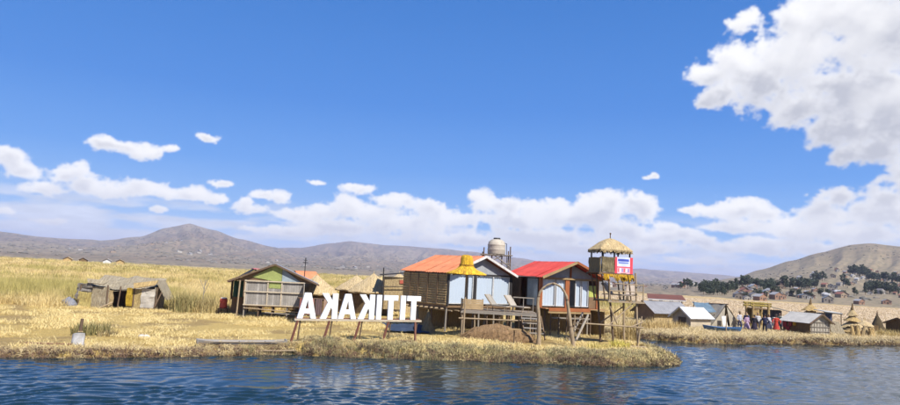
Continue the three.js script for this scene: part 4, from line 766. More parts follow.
{
  const t = thing('antenna_mast', 'thin dark antenna mast rising behind the roof of the plank shack', 'mast', [-12.0, 0.32, -57]);
  mesh('mast', bar([0, -0.2, 0], [0, 4.75, 0], 0.04), M.black, t); mesh('crossbar', [bar([-0.22, 4.35, 0], [0.22, 4.35, 0], 0.03), bar([-0.15, 4.55, 0], [0.15, 4.55, 0], 0.025)], M.black, t);
}
{
  const t = thing('plastic_drum', 'red and white plastic drum in the shade beside the plank shack', 'drum', [-17.3, G(-17.3, -52.9) + 0.5, -52.9]); t.scale.setScalar(0.85);
  mesh('drum', metreUV(new THREE.LatheGeometry([[0.001, 0], [0.3, 0], [0.34, 0.06], [0.34, 0.4], [0.31, 0.44], [0.31, 0.48], [0.34, 0.52], [0.34, 0.8], [0.28, 0.88], [0.001, 0.88]].map(([a, b]) => new THREE.Vector2(a, b)), 20)), worn([0.62, 0.09, 0.05]), t); mesh('lid', metreUV(new THREE.CylinderGeometry(0.26, 0.28, 0.08, 20).translate(0, 0.92, 0)), M.white, t);
  mesh('stand', [bx(0.8, 0.08, 0.8, 0, -0.05, 0), bx(0.1, 0.6, 0.1, -0.3, -0.35, 0.3), bx(0.1, 0.6, 0.1, 0.3, -0.35, 0.3), bx(0.1, 0.6, 0.1, -0.3, -0.35, -0.3), bx(0.1, 0.6, 0.1, 0.3, -0.35, -0.3)], M.plankBrown, t);
}
// ---------------------------------------------------------------- round reed huts with conical straw roofs behind the sign
function coneHut(x, z, r, wallH, apex, label, wm = M.thatchBrown, rm = thatch([0.82, 0.67, 0.43])) {
  const t = thing('reed_hut', label, 'hut', [x, G(x, z), z]);
  mesh('wall', rough(metreUV(new THREE.CylinderGeometry(r * 0.78, r * 0.8, wallH, 26, 5, true).translate(0, wallH / 2, 0)), 0.08, 4), wm, t);
  const g = new THREE.LatheGeometry([[r, wallH - 0.2], [r * 1.02, wallH - 0.1], [r * 0.72, lerp(wallH, apex, 0.3)], [r * 0.4, lerp(wallH, apex, 0.62)], [r * 0.14, lerp(wallH, apex, 0.9)], [0.001, apex]].map(([a, b]) => new THREE.Vector2(a, b)), 36);
  const rf = mesh('straw_roof', metreUV(rough(g.toNonIndexed(), 0.12, 3)), rm, t);
  mesh('finial', bar([0, apex - 0.05, 0], [0.03, apex + 0.22, 0], 0.06, 0.02), rm, rf);
  mesh('dark_doorway', bx(0.75, wallH * 0.8, 0.06, r * 0.1, wallH * 0.4, r * 0.8), M.doorwayDark, t);  // no opening in the wall: dark board painted as the doorway's shade
  return t;
}
coneHut(-10.9, -56.6, 1.9, 1.95, 3.35, 'round reed hut with pale conical straw roof nearest the plank shack');
coneHut(-6.2, -57.5, 2.1, 2.0, 3.45, 'round reed hut with wide conical straw roof behind the KITI letters of the sign');
coneHut(-8.4, -63.0, 1.9, 2.1, 3.3, 'round reed hut with dark shaded wall set back between two straw cones');
coneHut(-4.3, -61.5, 1.8, 2.3, 3.5, 'round straw hut close to the shaded side of the orange roofed hut', M.thatchPale);
{
  const t = thing('textile_rack', 'wooden drying rack with reddish brown woven textiles behind the sign', 'rack', [-8.9, G(-8.9, -48), -48], 0.2);
  for (const x of [-1.3, 0, 1.3]) mesh('post', bar([x, -0.2, 0], [x, 1.75, 0], 0.045), M.poleBrown, t);
  mesh('rail', bar([-1.5, 1.72, 0], [1.5, 1.7, 0], 0.04), M.poleBrown, t);
  [[0.30, 0.10, 0.08], [0.42, 0.20, 0.16], [0.16, 0.10, 0.10], [0.45, 0.30, 0.22], [0.10, 0.07, 0.06]].forEach((c, k) => mesh('textile', curtainGeo(0.46, 1.1, 3, 0.02).translate(-1.15 + k * 0.56, 1.14, 0.06), M.cloth(c), t));
}
{
  const t = thing('dark_shed', 'small straw walled shed with flat black roof beside the orange roofed hut', 'shed', [-4.2, G(-4.2, -55), -55], 10 * R);
  mesh('wall', bx(1.6, 2.6, 1.6, 0, 1.9, -0.8), M.thatchPale, t); mesh('roof', [slab([[-1.1, 3.35, 0.3], [1.0, 3.6, 0.3], [1.0, 3.6, -1.9], [-1.1, 3.35, -1.9]], 0.08)], M.black, t);
  for (const x of [-0.95, 0.9]) mesh('post', bar([x, -0.2, 0.2], [x, 3.95, 0.2], 0.05), M.black, t); mesh('red_cloth', bx(0.35, 0.28, 0.05, 0.6, 2.85, 0.04), worn([0.55, 0.12, 0.07]), t); mesh('rail', bar([-1.1, 2.4, 0.22], [1.0, 2.5, 0.22], 0.035), M.black, t);
}
// dark blue tarpaulin under the hut's edge
{
  const g = new THREE.PlaneGeometry(2.5, 2.0, 20, 14).rotateX(-Math.PI / 2), p = g.attributes.position;
  for (let i = 0; i < p.count; i++) { const x = p.getX(i), z = p.getZ(i); p.setY(i, 0.16 * sstep(1.3, -0.6, z) * 2 + (fbm(x * 2, 3, z * 2, 3) - 0.5) * 0.35); }
  g.computeVertexNormals(); const m = mesh('tarpaulin', metreUV(g), M.tarpNavy); tag(m, 'crumpled dark blue tarpaulin on the ground between the sign and the stilts', 'tarpaulin'); m.position.set(-2.4, G(-2.4, -42.6) + 0.1, -42.6); m.rotation.y = 0.5;
}
{
  const m = mesh('straw_bundle', rough(metreUV(new THREE.ConeGeometry(0.55, 1.5, 18, 6).translate(0, 0.7, 0)), 0.14, 3), M.thatchOlive); tag(m, 'upright bundle of olive reeds leaning among the stilts of the orange roofed hut', 'reed bundle'); m.position.set(-1.0, G(-1, -43) - 0.05, -43);
}
// ---------------------------------------------------------------- the collapsed reed shelter on the left
{
  const t = thing('reed_shelter', 'collapsed reed shelter with sagging grey thatch and torn yellow panels', 'shelter', [-25.5, 0.28, -52.9], 6 * R); t.scale.set(1.13, 0.97, 1);
  const sub = (n, g, m, p = t) => mesh(n, g, m, p);
  const sag = (w, d, nx, nz, f) => { const g = new THREE.PlaneGeometry(w, d, nx, nz).rotateX(-Math.PI / 2), p = g.attributes.position; for (let i = 0; i < p.count; i++) { const x = p.getX(i), z = p.getZ(i); p.setY(i, f(x, z)); } const b = g.clone(); b.translate(0, -0.12, 0); return metreUV(rough(mergeGeometries([g, b]).toNonIndexed(), 0.16, 1.6)); };
  sub('thatch_roof', sag(4.4, 3.0, 26, 14, (x, z) => 2.45 - (z + 1.5) * 0.22 + (fbm(x * 0.9, 4, z, 3) - 0.5) * 0.5 - 0.22 * Math.sin((x + 2.2) / 4.4 * Math.PI) * sstep(-0.5, 1.5, z)).translate(0.25, 0.05, -1.25), M.thatchGrey);
  sub('roof_flap', rough(slab([[-2.1, 2.35, 0.35], [-0.6, 2.25, 0.45], [-0.8, 1.95, 0.75], [-1.9, 2.0, 0.7]], 0.06), 0.1, 2), M.thatchGrey);
  sub('roof_flap', rough(slab([[1.0, 2.15, 0.5], [2.6, 2.45, 0.3], [2.55, 2.1, 0.75], [1.2, 1.75, 0.85]], 0.06), 0.1, 2), M.thatchGold);
  sub('side_flap', rough(slab([[2.45, 2.4, 0.3], [3.25, 0.95, 0.4], [3.3, 0.9, -1.6], [2.45, 2.45, -1.8]], 0.07), 0.12, 2), M.thatchGrey);
  const wall = (x0, x1, y0, y1, z, m, n) => sub(n || 'reed_panel', rough(metreUV(new THREE.BoxGeometry(x1 - x0, y1 - y0, 0.07, 8, 8, 1).translate((x0 + x1) / 2, (y0 + y1) / 2, z)), 0.14, 3, x0), m);
  wall(-2.5, -1.65, 0.0, 1.3, 0.5, thatch([0.68, 0.58, 0.24])); wall(-1.65, -0.55, 0.0, 1.75, 0.42, M.thatchGrey); wall(-0.55, -0.25, 0, 1.5, 0.4, M.thatchPale); wall(0.62, 1.05, 0.3, 1.75, 0.45, thatch([0.68, 0.48, 0.05])); wall(1.05, 1.6, 0.2, 1.7, 0.42, thatch([0.68, 0.55, 0.28])); wall(1.6, 2.5, 0.1, 1.75, 0.46, worn([0.58, 0.54, 0.48]));
  sub('torn_canvas', rough(metreUV(new THREE.BoxGeometry(0.9, 1.1, 0.25, 10, 10, 3).translate(-2.2, 1.35, 0.4)), 0.35, 4), worn([0.22, 0.20, 0.18]));
  sub('back_panel', bx(4.6, 2.0, 0.08, 0, 1.0, -2.2), M.thatchBrown); sub('end_panel', bx(0.08, 1.9, 2.4, -2.45, 0.95, -0.9), M.thatchBrown); sub('end_panel', bx(0.08, 1.9, 2.4, 2.45, 0.95, -0.9), M.thatchGrey);
  for (const [x, y, q] of [[-2.5, 1.8, 0.1], [-0.6, 1.9, -0.05], [0.1, 1.85, 0.1], [1.1, 1.8, 0], [2.5, 1.9, 0.15]]) sub('pole', bar([x, -0.2, 0.5], [x + q, y, 0.45], 0.05), M.poleBrown);
  sub('fallen_pole', bar([-0.9, 0.1, 1.1], [-0.2, 0.55, 0.6], 0.05), M.poleLight); sub('fallen_pole', bar([2.6, 0.3, 0.7], [2.9, 1.5, 0.4], 0.05), M.poleBrown);
  sub('floor_mat', rough(slab([[0.9, 0.12, 1.1], [2.6, 0.1, 1.0], [2.5, 0.22, 0.5], [0.9, 0.2, 0.5]], 0.05), 0.08, 3), M.thatchBrown);
}
{
  const g = new THREE.IcosahedronGeometry(0.62, 4), p = g.attributes.position; for (let i = 0; i < p.count; i++) { const x = p.getX(i), y = p.getY(i), z = p.getZ(i), n = 1 + (fbm(x * 3, y * 3, z * 3, 4) - 0.5) * 1.1; p.setXYZ(i, x * n * 1.0, Math.max(-0.1, y * n * 0.85), z * n * 0.8); } g.computeVertexNormals();
  const m = mesh('covered_bundle', metreUV(g), worn([0.24, 0.25, 0.30])); tag(m, 'blue grey tarpaulin bundle lying beside the collapsed shelter', 'bundle'); m.position.set(-28.9, G(-28.9, -52) + 0.12, -52);
}
// wooden stake with a pale bag at its foot, and a pole lying along the edge
{
  const x = -17.0, z = -31.8, t = thing('mooring_stake', 'short brown mooring stake standing in the straw near the water', 'stake', [x, G(x, z), z]);
  mesh('stake', bar([0, -0.3, 0], [0.06, 1.15, 0], 0.085, 0.07, 9), M.poleBrown, t); mesh('rope', metreUV(new THREE.TorusGeometry(0.1, 0.03, 6, 14).rotateX(1.5).translate(0.03, 0.55, 0)), M.thatchPale, t);
  const b = new THREE.CylinderGeometry(0.24, 0.28, 0.62, 18, 6).translate(0, 0.3, 0); const m = mesh('grey_sack', metreUV(rough(b, 0.14, 4)), worn([0.52, 0.52, 0.53])); tag(m, 'pale grey sack slumped at the foot of the mooring stake', 'sack'); m.position.set(-16.45, G(-16.45, -30.7) - 0.02, -30.7);
  const p = mesh('lying_pole', bar([0, 0, 0], [2.1, 0.02, -0.35], 0.05, 0.04), M.rust); tag(p, 'reddish pole lying along the straw edge by the grey sack', 'pole'); p.position.set(-18.6, G(-18, -30.0) + 0.1, -30.0);
}
{
  const g = new THREE.IcosahedronGeometry(0.28, 3); const m = mesh('white_bag', metreUV(rough(g.scale(1, 0.5, 0.7), 0.12, 4)), worn([0.78, 0.72, 0.66])); tag(m, 'small whitish bag lying on the straw inland of the boat', 'bag'); m.position.set(-15.3, G(-15.3, -34.8) + 0.08, -34.8);
}
// ---------------------------------------------------------------- flat-bottomed boat on the straw
{
  const t = thing('plank_boat', 'long flat grey plank boat pulled up on the straw at the water edge', 'boat', [-9.85, G(-9.85, -33.5) + 0.02, -33.5], 24 * R); t.scale.y = 0.62;
  const L = 4.3, sec = (u) => { const k = 1 - Math.pow(Math.abs(u * 2 - 1), 2.6) * 0.55, rise = 0.16 * Math.pow(Math.abs(u * 2 - 1), 3); return { w: 0.52 * k, y: rise }; };
  for (const s of [-1, 1]) for (const [y0, y1] of [[0.0, 0.16], [0.165, 0.33]]) { const pos = [], idx = []; const n = 20; for (let i = 0; i <= n; i++) { const u = i / n, q = sec(u); for (const [y, o] of [[y0, 0], [y1, 0.0], [y1, -0.03], [y0, -0.03]]) pos.push((u - 0.5) * L, q.y + y, s * (q.w * (0.82 + y * 0.55) + o)); } for (let i = 0; i < n; i++) for (let k = 0; k < 4; k++) { const a = i * 4 + k, b = i * 4 + (k + 1) % 4; idx.push(a, b, b + 4, a, b + 4, a + 4); } const g = new THREE.BufferGeometry(); g.setAttribute('position', new THREE.Float32BufferAttribute(pos, 3)); g.setIndex(idx); const gg = g.toNonIndexed(); gg.computeVertexNormals(); mesh('side_plank', metreUV(gg), y0 ? M.plankGrey : M.poleLight, t); }
  mesh('bottom', rough(bx(L * 0.92, 0.04, 0.78, 0, 0.05, 0), 0.02), M.plankBrown, t);
  for (const x of [-1.25, 0, 1.25]) mesh('thwart', bx(0.24, 0.035, 0.94, x, 0.27, 0), M.plankGrey, t);
  mesh('transom', bx(0.04, 0.3, 0.5, -L / 2 + 0.05, 0.32, 0), M.plankGrey, t); mesh('stem', bx(0.06, 0.34, 0.5, L / 2 - 0.05, 0.33, 0), M.plankGrey, t);
  for (const s of [-1, 1]) mesh('gunwale', [beam([-L / 2 + 0.3, 0.36, s * 0.46], [0, 0.35, s * 0.53], 0.05, 0.04), beam([0, 0.35, s * 0.53], [L / 2 - 0.3, 0.36, s * 0.46], 0.05, 0.04)], M.poleLight, t);
  tag(mesh('loose_plank', bx(3.4, 0.05, 0.22), M.poleLight), 'long pale plank lying in front of the grey boat', 'plank').position.set(-8.9, G(-8.9, -33.3) + 0.05, -33.15); scene.children[scene.children.length - 1].rotation.y = 0.42;
}
// low bush and reed clumps that stand apart
function clump(x, z, n, h, spread, c0, c1, label, name = 'reed_clump') {
  const g = []; for (let k = 0; k < 5; k++) g.push(tuft(Math.round(n / 5), h, spread, h * 0.5, 0.03));
  const t = thing(name, label, name === 'low_bush' ? 'bush' : 'reeds', [x, G(x, z) - 0.04, z]);
  g.forEach((q, k) => mesh('stems', q, mat([0, 1, 2].map((i) => lerp(c0[i], c1[i], k / 4)), { roughness: 0.95 }), t)); return t;
}
clump(-18.3, -35.4, 460, 0.75, 0.95, [0.10, 0.10, 0.035], [0.30, 0.24, 0.09], 'low olive green bush on the straw behind the mooring stake', 'low_bush');
clump(-17.1, -34.6, 130, 0.4, 0.5, [0.12, 0.10, 0.05], [0.30, 0.22, 0.10], 'small brown tuft between the green bush and the white bag');
clump(-20.6, -53.2, 620, 1.75, 1.0, [0.20, 0.19, 0.07], [0.46, 0.36, 0.15], 'tall greenish reed clump right of the collapsed shelter');
clump(-18.9, -53.8, 520, 1.5, 0.9, [0.26, 0.22, 0.09], [0.50, 0.38, 0.17], 'dry reed clump between the green reeds and the plank shack');
clump(12.3, -45.5, 420, 1.5, 0.9, [0.34, 0.25, 0.10], [0.56, 0.43, 0.2], 'golden reed clump on the bank behind the watch tower');
clump(8.9, -38.6, 200, 0.45, 0.7, [0.45, 0.38, 0.10], [0.62, 0.5, 0.18], 'bright yellow grass tuft at the foot of the ladder');
clump(10.4, -39.9, 220, 0.5, 0.6, [0.50, 0.44, 0.08], [0.62, 0.52, 0.14], 'yellow green grass tuft under the watch tower');
for (const [x, z, l] of [[-20.3, -56.5, 'bare grey branch standing in the reeds near the collapsed shelter'], [-17.9, -57.0, 'thin forked branch standing in the reeds near the plank shack']]) {
  const t = thing('dead_branch', l, 'branch', [x, 0.3, z]); mesh('stem', bar([0, -0.2, 0], [0.15, 2.5, 0], 0.05, 0.025), M.poleGrey, t); for (const [a, b, c] of [[1.3, 0.5, 2.3], [1.7, -0.35, 2.6], [2.0, 0.45, 2.75]]) mesh('twig', bar([a * 0.06, a, 0], [b, c, 0.05], 0.025, 0.012), M.poleGrey, t);
}

// ================================================================ THE ISLAND ACROSS THE CHANNEL
function simpleHut(name, label, pos, turn, W, D, eave, ridge, o) {
  const t = thing(name, label, 'hut', [pos[0], G(pos[0], pos[1]), pos[1]], turn), { wall, roof, gable = wall, over = 0.25, front = 0.3, dark_doorway, slat } = o;
  mesh('side_wall', bx(0.08, eave, D, -W / 2, eave / 2 - 0.03, -D / 2), wall, t); mesh('side_wall', bx(0.08, eave, D, W / 2, eave / 2 - 0.03, -D / 2), wall, t);
  mesh('back_wall', bx(W - 0.1, eave, 0.08, 0, eave / 2 - 0.03, -D + 0.04), wall, t);
  mesh('gable_wall', [bx(W - 0.1, eave, 0.07, 0, eave / 2 - 0.03, -0.04), slab([[-W / 2, eave - 0.03, -0.04], [W / 2, eave - 0.03, -0.04], [0, ridge - 0.06, -0.04]], 0.07)], gable, t);
  const r = new THREE.Group(); r.name = 'roof'; t.add(r); gableRoof(r, W / 2 + over, eave - over * (ridge - eave) / (W / 2), ridge, front, -D - front, roof, o.roofOpt || { wave: 0.015, pitch: 0.2 });
  for (const s of [-1, 1]) mesh('bargeboard', [beam([0, ridge - 0.03, front + 0.01], [s * (W / 2 + over), eave - over * (ridge - eave) / (W / 2) - 0.03, front + 0.01], 0.05, 0.12)], o.trim || M.poleBrown, r);
  if (dark_doorway) mesh('dark_doorway', bx(dark_doorway[1], eave * 0.86, 0.05, dark_doorway[0], eave * 0.43, 0.03), M.doorwayDark, t);  // shaded entrance shown by a dark board on the gable
  if (slat) { for (let k = 0; k < slat; k++) mesh('batten', bx(0.05, eave, 0.03, -W / 2 + W * (k + 0.5) / slat, eave / 2, 0.02), o.slatMat || M.poleGrey, t); for (const y of [0.3, 0.62, 0.94]) mesh('batten', bx(W, 0.05, 0.03, 0, eave * y, 0.05), o.slatMat || M.poleGrey, t); }
  return t;
}
simpleHut('shore_hut', 'long low hut with lavender grey roof behind the watch tower', [20.9, -70.6], -66 * R, 3.0, 4.6, 1.25, 2.2, { wall: M.thatchPale, roof: M.metalGrey, over: 0.4, gable: M.plankBrown });
{
  const t = thing('market_stall', 'dark red open stall with white roof edge behind the white roofed hut', 'stall', [24.4, G(24.4, -74.5), -74.5], -0.2);
  for (const x of [-1.6, -0.5, 0.6, 1.6]) for (const z of [-0.9, 0.9]) mesh('post', bar([x, -0.2, z], [x, 2.35, z], 0.06), M.rust, t);
  mesh('roof', [slab([[-2.0, 2.35, 1.2], [2.0, 2.35, 1.2], [1.9, 2.85, -1.2], [-1.9, 2.85, -1.2]], 0.08)], M.rust, t); mesh('roof_edge', [beam([-2.0, 2.33, 1.22], [2.0, 2.33, 1.22], 0.05, 0.12)], M.white, t);
  for (const y of [0.7, 1.3, 1.9]) mesh('rail', bar([-1.7, y, 0.92], [1.7, y, 0.92], 0.045), M.cream, t); mesh('back_cloth', curtainGeo(3.2, 1.7, 6).translate(0, 1.3, -0.85), M.cloth([0.12, 0.05, 0.05]), t);
}
simpleHut('shore_hut', 'small hut with bright white sheet roof and gable coloured dark as if in shade on the far island', [22.7, -64.6], -62 * R, 2.2, 2.7, 1.1, 1.9, { wall: M.cream, roof: worn([0.80, 0.82, 0.85], { roughness: 0.35 }), gable: M.sheetDark, over: 0.3, dark_doorway: [0.1, 0.9], trim: M.metalPale });  // closed gable, darker than the walls: shade of that side in its colour
{
  const t = thing('shelter_tent', 'grey beige pitched canvas tent with dark doorway beside the blue boat', 'tent', [27.6, G(27.6, -66.2), -66.2], 18 * R);
  const apex = 2.35, W = 2.0, D = 2.9, c = worn([0.44, 0.40, 0.33], { roughness: 0.9 });
  for (const s of [-1, 1]) mesh('canvas', rough(waveSheet([0, apex, 0.1], [0, apex - 0.1, -D], [s * W, 0.02, -D], [s * W, 0.02, 0.1], 12, 10, (u, v) => 0.03 * Math.sin(u * 5) * Math.sin(v * 3)), 0.06, 2), c, t);
  mesh('front_flap', slab([[-W + 0.1, 0.02, 0.05], [-0.3, 0.02, 0.05], [-0.1, apex - 0.25, 0.05]], 0.04), worn([0.50, 0.45, 0.36]), t); mesh('front_flap', slab([[0.55, 0.02, 0.05], [W - 0.1, 0.02, 0.05], [0.08, apex - 0.25, 0.05]], 0.04), worn([0.48, 0.43, 0.34]), t);
  mesh('rear_wall', slab([[-W + 0.05, 0.02, -D + 0.1], [W - 0.05, 0.02, -D + 0.1], [0, apex - 0.2, -D + 0.1]], 0.04), c, t); mesh('ridge_pole', bar([0, apex, 0.35], [0, apex - 0.1, -D - 0.2], 0.05), M.poleBrown, t);
}
tag(mesh('white_board', bx(0.5, 1.25, 0.05, 0, 0.62, 0), M.white), 'white board leaning at the tent doorway', 'board').position.set(27.3, G(27.3, -65.4), -65.4); scene.children[scene.children.length - 1].rotation.set(-0.15, 0.2, 0.14);
{
  const g = new THREE.PlaneGeometry(1.9, 1.5, 14, 10).rotateX(-1.0), p = g.attributes.position; for (let i = 0; i < p.count; i++) p.setY(i, p.getY(i) + (fbm(p.getX(i) * 2, 1, p.getZ(i) * 2, 3) - 0.5) * 0.3); g.computeVertexNormals();
  const t = thing('tarp_shelter', 'slate blue tarpaulin stretched on poles left of the canvas tent', 'tarpaulin', [25.6, G(25.6, -66.5), -66.5], 0.25); mesh('tarp', metreUV(g.translate(0, 1.9, 0)), worn([0.12, 0.20, 0.28]), t); for (const [x, z, h] of [[-0.9, 0.4, 1.25], [0.9, 0.4, 1.25], [-0.9, -0.4, 2.35], [0.9, -0.4, 2.35]]) mesh('pole', bar([x, -0.2, z], [x, h, z], 0.045), M.poleBrown, t);
  mesh('back_cloth', curtainGeo(1.8, 1.2, 4).translate(0, 0.85, -0.35), M.cloth([0.08, 0.09, 0.10]), t);
}
{
  const t = thing('rowing_boat', 'blue painted rowing boat drawn up on the far bank in front of the tent', 'boat', [24.9, G(24.9, -60.4) + 0.02, -60.4], -0.18);
  const n = 22, L = 3.4, m = worn([0.07, 0.20, 0.46], { roughness: 0.4 });
  for (const s of [-1, 1]) { const pos = [], idx = []; for (let i = 0; i <= n; i++) { const u = i / n, e = Math.abs(u * 2 - 1), w = 0.62 * (1 - Math.pow(e, 2.4)), sh = 0.14 * e * e; for (let k = 0; k <= 6; k++) { const q = k / 6; pos.push((u - 0.5) * L * (0.9 + 0.1 * q), 0.05 + sh + 0.42 * q, s * w * Math.sin(q * 1.35 + 0.22)); } } for (let i = 0; i < n; i++) for (let k = 0; k < 6; k++) { const q = i * 7 + k; idx.push(q, q + 1, q + 8, q, q + 8, q + 7); } const g = new THREE.BufferGeometry(); g.setAttribute('position', new THREE.Float32BufferAttribute(pos, 3)); g.setIndex(idx); g.computeVertexNormals(); mesh('hull_side', metreUV(g), m, t); }
  mesh('bottom', bx(2.6, 0.04, 0.5, 0, 0.12, 0), m, t); for (const x of [-0.7, 0.5]) mesh('thwart', bx(0.22, 0.04, 1.05, x, 0.36, 0), M.poleLight, t);
}
tag(mesh('mooring_pole', bar([0, -0.3, 0], [0.05, 1.7, 0], 0.05, 0.04), M.poleLight), 'thin pale mooring pole standing beside the blue boat', 'pole').position.set(24.6, G(24.6, -58.9), -58.9);
// reed look-out stand of yellow totora
{
  const t = thing('reed_stand', 'yellow totora reed stand with beamed top behind the group of people', 'stand', [32.3, G(32.3, -69.6), -69.6], 8 * R);
  for (const x of [-0.85, 0.85]) for (const z of [-0.6, 0.6]) mesh('post', rough(bar([x, -0.2, z], [x, 2.55, z], 0.14, 0.12, 9), 0.05), M.thatchGold, t);
  for (const y of [2.5, 2.25]) for (const z of [-0.6, 0.6]) mesh('cross_bundle', rough(bar([-1.15, y, z], [1.15, y, z], 0.11, 0.1, 9), 0.05), thatch([0.45, 0.36, 0.10]), t);
  mesh('reed_curtain', rough(metreUV(new THREE.BoxGeometry(0.8, 1.7, 0.12, 8, 10, 2).translate(-0.5, 1.05, 0.5)), 0.16, 3), M.thatchGold, t); mesh('back_mat', rough(metreUV(new THREE.BoxGeometry(1.6, 1.9, 0.08, 8, 8, 1).translate(0, 1.1, -0.6)), 0.08, 3), thatch([0.30, 0.25, 0.10]), t); mesh('platform', bx(1.7, 0.1, 1.2, 0, 1.95, 0), M.plankBrown, t);
}
{
  const t = thing('market_stall', 'craft stall with dark sloping roof and white goods right of the reed stand', 'stall', [34.7, G(34.7, -70.6), -70.6], 0.15);
  mesh('roof', [slab([[-1.3, 2.25, 0.8], [1.3, 1.75, 0.8], [1.3, 1.9, -0.9], [-1.3, 2.4, -0.9]], 0.07)], M.sheetDark, t); for (const [x, z] of [[-1.2, 0.7], [1.2, 0.7], [-1.2, -0.8], [1.2, -0.8]]) mesh('post', bar([x, -0.2, z], [x, x < 0 ? 2.25 : 1.78, z], 0.05), M.poleBrown, t);
  mesh('counter', bx(2.2, 0.7, 0.5, 0, 0.4, 0.35), M.cloth([0.10, 0.10, 0.14]), t); mesh('goods', [bx(0.5, 0.35, 0.3, -0.3, 0.94, 0.3, 0.04), bx(0.4, 0.5, 0.3, 0.4, 1.02, 0.3, 0.04)], M.white, t); mesh('back_cloth', curtainGeo(2.2, 1.3, 5).translate(0, 1.2, -0.75), M.cloth([0.14, 0.14, 0.17]), t);
}
tag(mesh('blue_sheet', rough(metreUV(new THREE.BoxGeometry(1.1, 1.0, 0.06, 8, 8, 1).translate(0, 0.6, 0)), 0.1, 3), worn([0.38, 0.44, 0.55])), 'pale blue cloth sheet hung up between the craft stall and the long hut', 'sheet').position.set(35.3, G(35.3, -68.2) + 0.6, -68.2);
{
  const t = simpleHut('shore_hut', 'long reed hut with whitish roof and slatted front gable on the far bank', [34.55, -62.0], 15 * R, 2.2, 3.3, 1.3, 2.0, { wall: M.thatchBrown, roof: worn([0.62, 0.60, 0.56]), gable: worn([0.46, 0.42, 0.35]), slat: 7, slatMat: M.poleGrey, trim: M.poleBrown, over: 0.3 });
  mesh('red_goods', [bx(0.12, 0.55, 0.5, -1.2, 0.75, -3.0, 0.03), bx(0.12, 0.4, 0.45, -1.2, 0.4, -2.6, 0.03), bx(0.12, 0.45, 0.35, -1.2, 0.85, -2.3, 0.03)], M.cloth([0.36, 0.05, 0.05]), t); mesh('yellow_goods', bx(0.12, 0.4, 0.3, -1.2, 0.95, -1.8, 0.03), M.thatchYellow, t);
}
{
  const m = mesh('reed_panel_screen', rough(slab([[-0.7, 0, 0], [0.55, 0, 0.1], [0.2, 1.3, -0.6], [-1.0, 1.35, -0.7]], 0.08), 0.06, 3), M.thatchGrey); tag(m, 'grey reed screen leaning beside the slatted gable of the long hut', 'screen'); m.position.set(38.2, G(38.2, -65) - 0.02, -65);
  const t = thing('market_stall', 'open stall with flat dark blue and white roof behind the leaning reed screen', 'stall', [40.2, G(40.2, -70.4), -70.4], 0.2);
  mesh('roof', [slab([[-1.2, 2.05, 0.7], [1.0, 1.9, 0.7], [1.0, 2.0, -0.8], [-1.2, 2.15, -0.8]], 0.07)], M.metalPale, t); mesh('roof_edge', [beam([-1.2, 1.96, 0.72], [1.0, 1.82, 0.72], 0.04, 0.1)], M.black, t); for (const [x, z] of [[-1.1, 0.6], [0.9, 0.6], [-1.1, -0.7], [0.9, -0.7]]) mesh('post', bar([x, -0.2, z], [x, 2.0, z], 0.05), M.poleBrown, t); mesh('back_cloth', curtainGeo(1.9, 1.5, 4).translate(0, 1.1, -0.66), M.cloth([0.08, 0.12, 0.25]), t);
}
// tiered straw pyramids
function tierHut(x, z, s, label, tiers = 4) {
  const t = thing('straw_pyramid', label, 'straw tower', [x, G(x, z), z]);
  for (let k = 0; k < tiers; k++) { const r = s * (1.25 - k * 0.24), y = s * (0.35 + k * 0.52); mesh('straw_tier', metreUV(rough(new THREE.ConeGeometry(r, s * 0.72, 20, 3).translate(0, y + s * 0.36, 0).toNonIndexed(), 0.14 * s, 4)), k % 2 ? M.thatchPale : M.thatchGold, t); }
  mesh('base_bundle', metreUV(rough(new THREE.CylinderGeometry(s * 1.0, s * 1.15, s * 0.7, 18, 3).translate(0, s * 0.3, 0), 0.14 * s, 4)), M.thatchPale, t); mesh('tip', bar([0, s * (tiers * 0.52 + 0.4), 0], [0.05, s * (tiers * 0.52 + 1.05), 0], 0.16 * s, 0.03, 8), M.thatchBrown, t); return t;
}
tierHut(40.3, -66.6, 1.0, 'tall tiered straw pyramid with dark pointed tip on the far bank');
tierHut(44.8, -82.5, 1.25, 'small straw pyramid standing behind the whitish roof of the long hut', 3);
for (const [x, z, s, l] of [[38.9, -63.6, 0.9, 'loose stack of pale straw sheaves in front of the tall straw pyramid'], [40.6, -64.4, 0.75, 'low stack of straw sheaves under the right side of the tall straw pyramid']]) {
  const t = thing('straw_sheaves', l, 'straw stack', [x, G(x, z), z]); for (let k = 0; k < 7; k++) { const a = k / 7 * 6.28; mesh('sheaf', metreUV(rough(new THREE.CylinderGeometry(0.12 * s, 0.28 * s, 1.25 * s, 10, 4).translate(0, 0.6 * s, 0).rotateZ(rr(-0.25, 0.25)).rotateX(rr(-0.25, 0.25)).translate(Math.cos(a) * 0.5 * s, 0, Math.sin(a) * 0.4 * s), 0.08, 5)), pick([M.thatchGold, M.thatchPale]), t); }
}
coneHut(43.6, -70.0, 0.85, 0.9, 1.35, 'small round hut with doorway shade painted on a dark board right of the tall straw pyramid', M.thatchPale);
{
  const t = thing('pointed_hut', 'dark brown pointed reed hut like a tall cone on the far island', 'hut', [44.2, G(44.2, -69.4), -69.4]); t.position.set(46.0, G(46, -71.6), -71.6);
  mesh('cone', metreUV(rough(new THREE.ConeGeometry(0.95, 2.15, 20, 6).translate(0, 1.05, 0).toNonIndexed(), 0.12, 4)), thatch([0.13, 0.10, 0.055]), t); mesh('porch', rough(bx(1.3, 0.8, 0.9, -0.95, 0.4, 0.2), 0.08, 3), M.thatchBrown, t); mesh('tip', bar([0, 1.9, 0], [0, 2.4, 0], 0.09, 0.02), M.poleBrown, t);
}
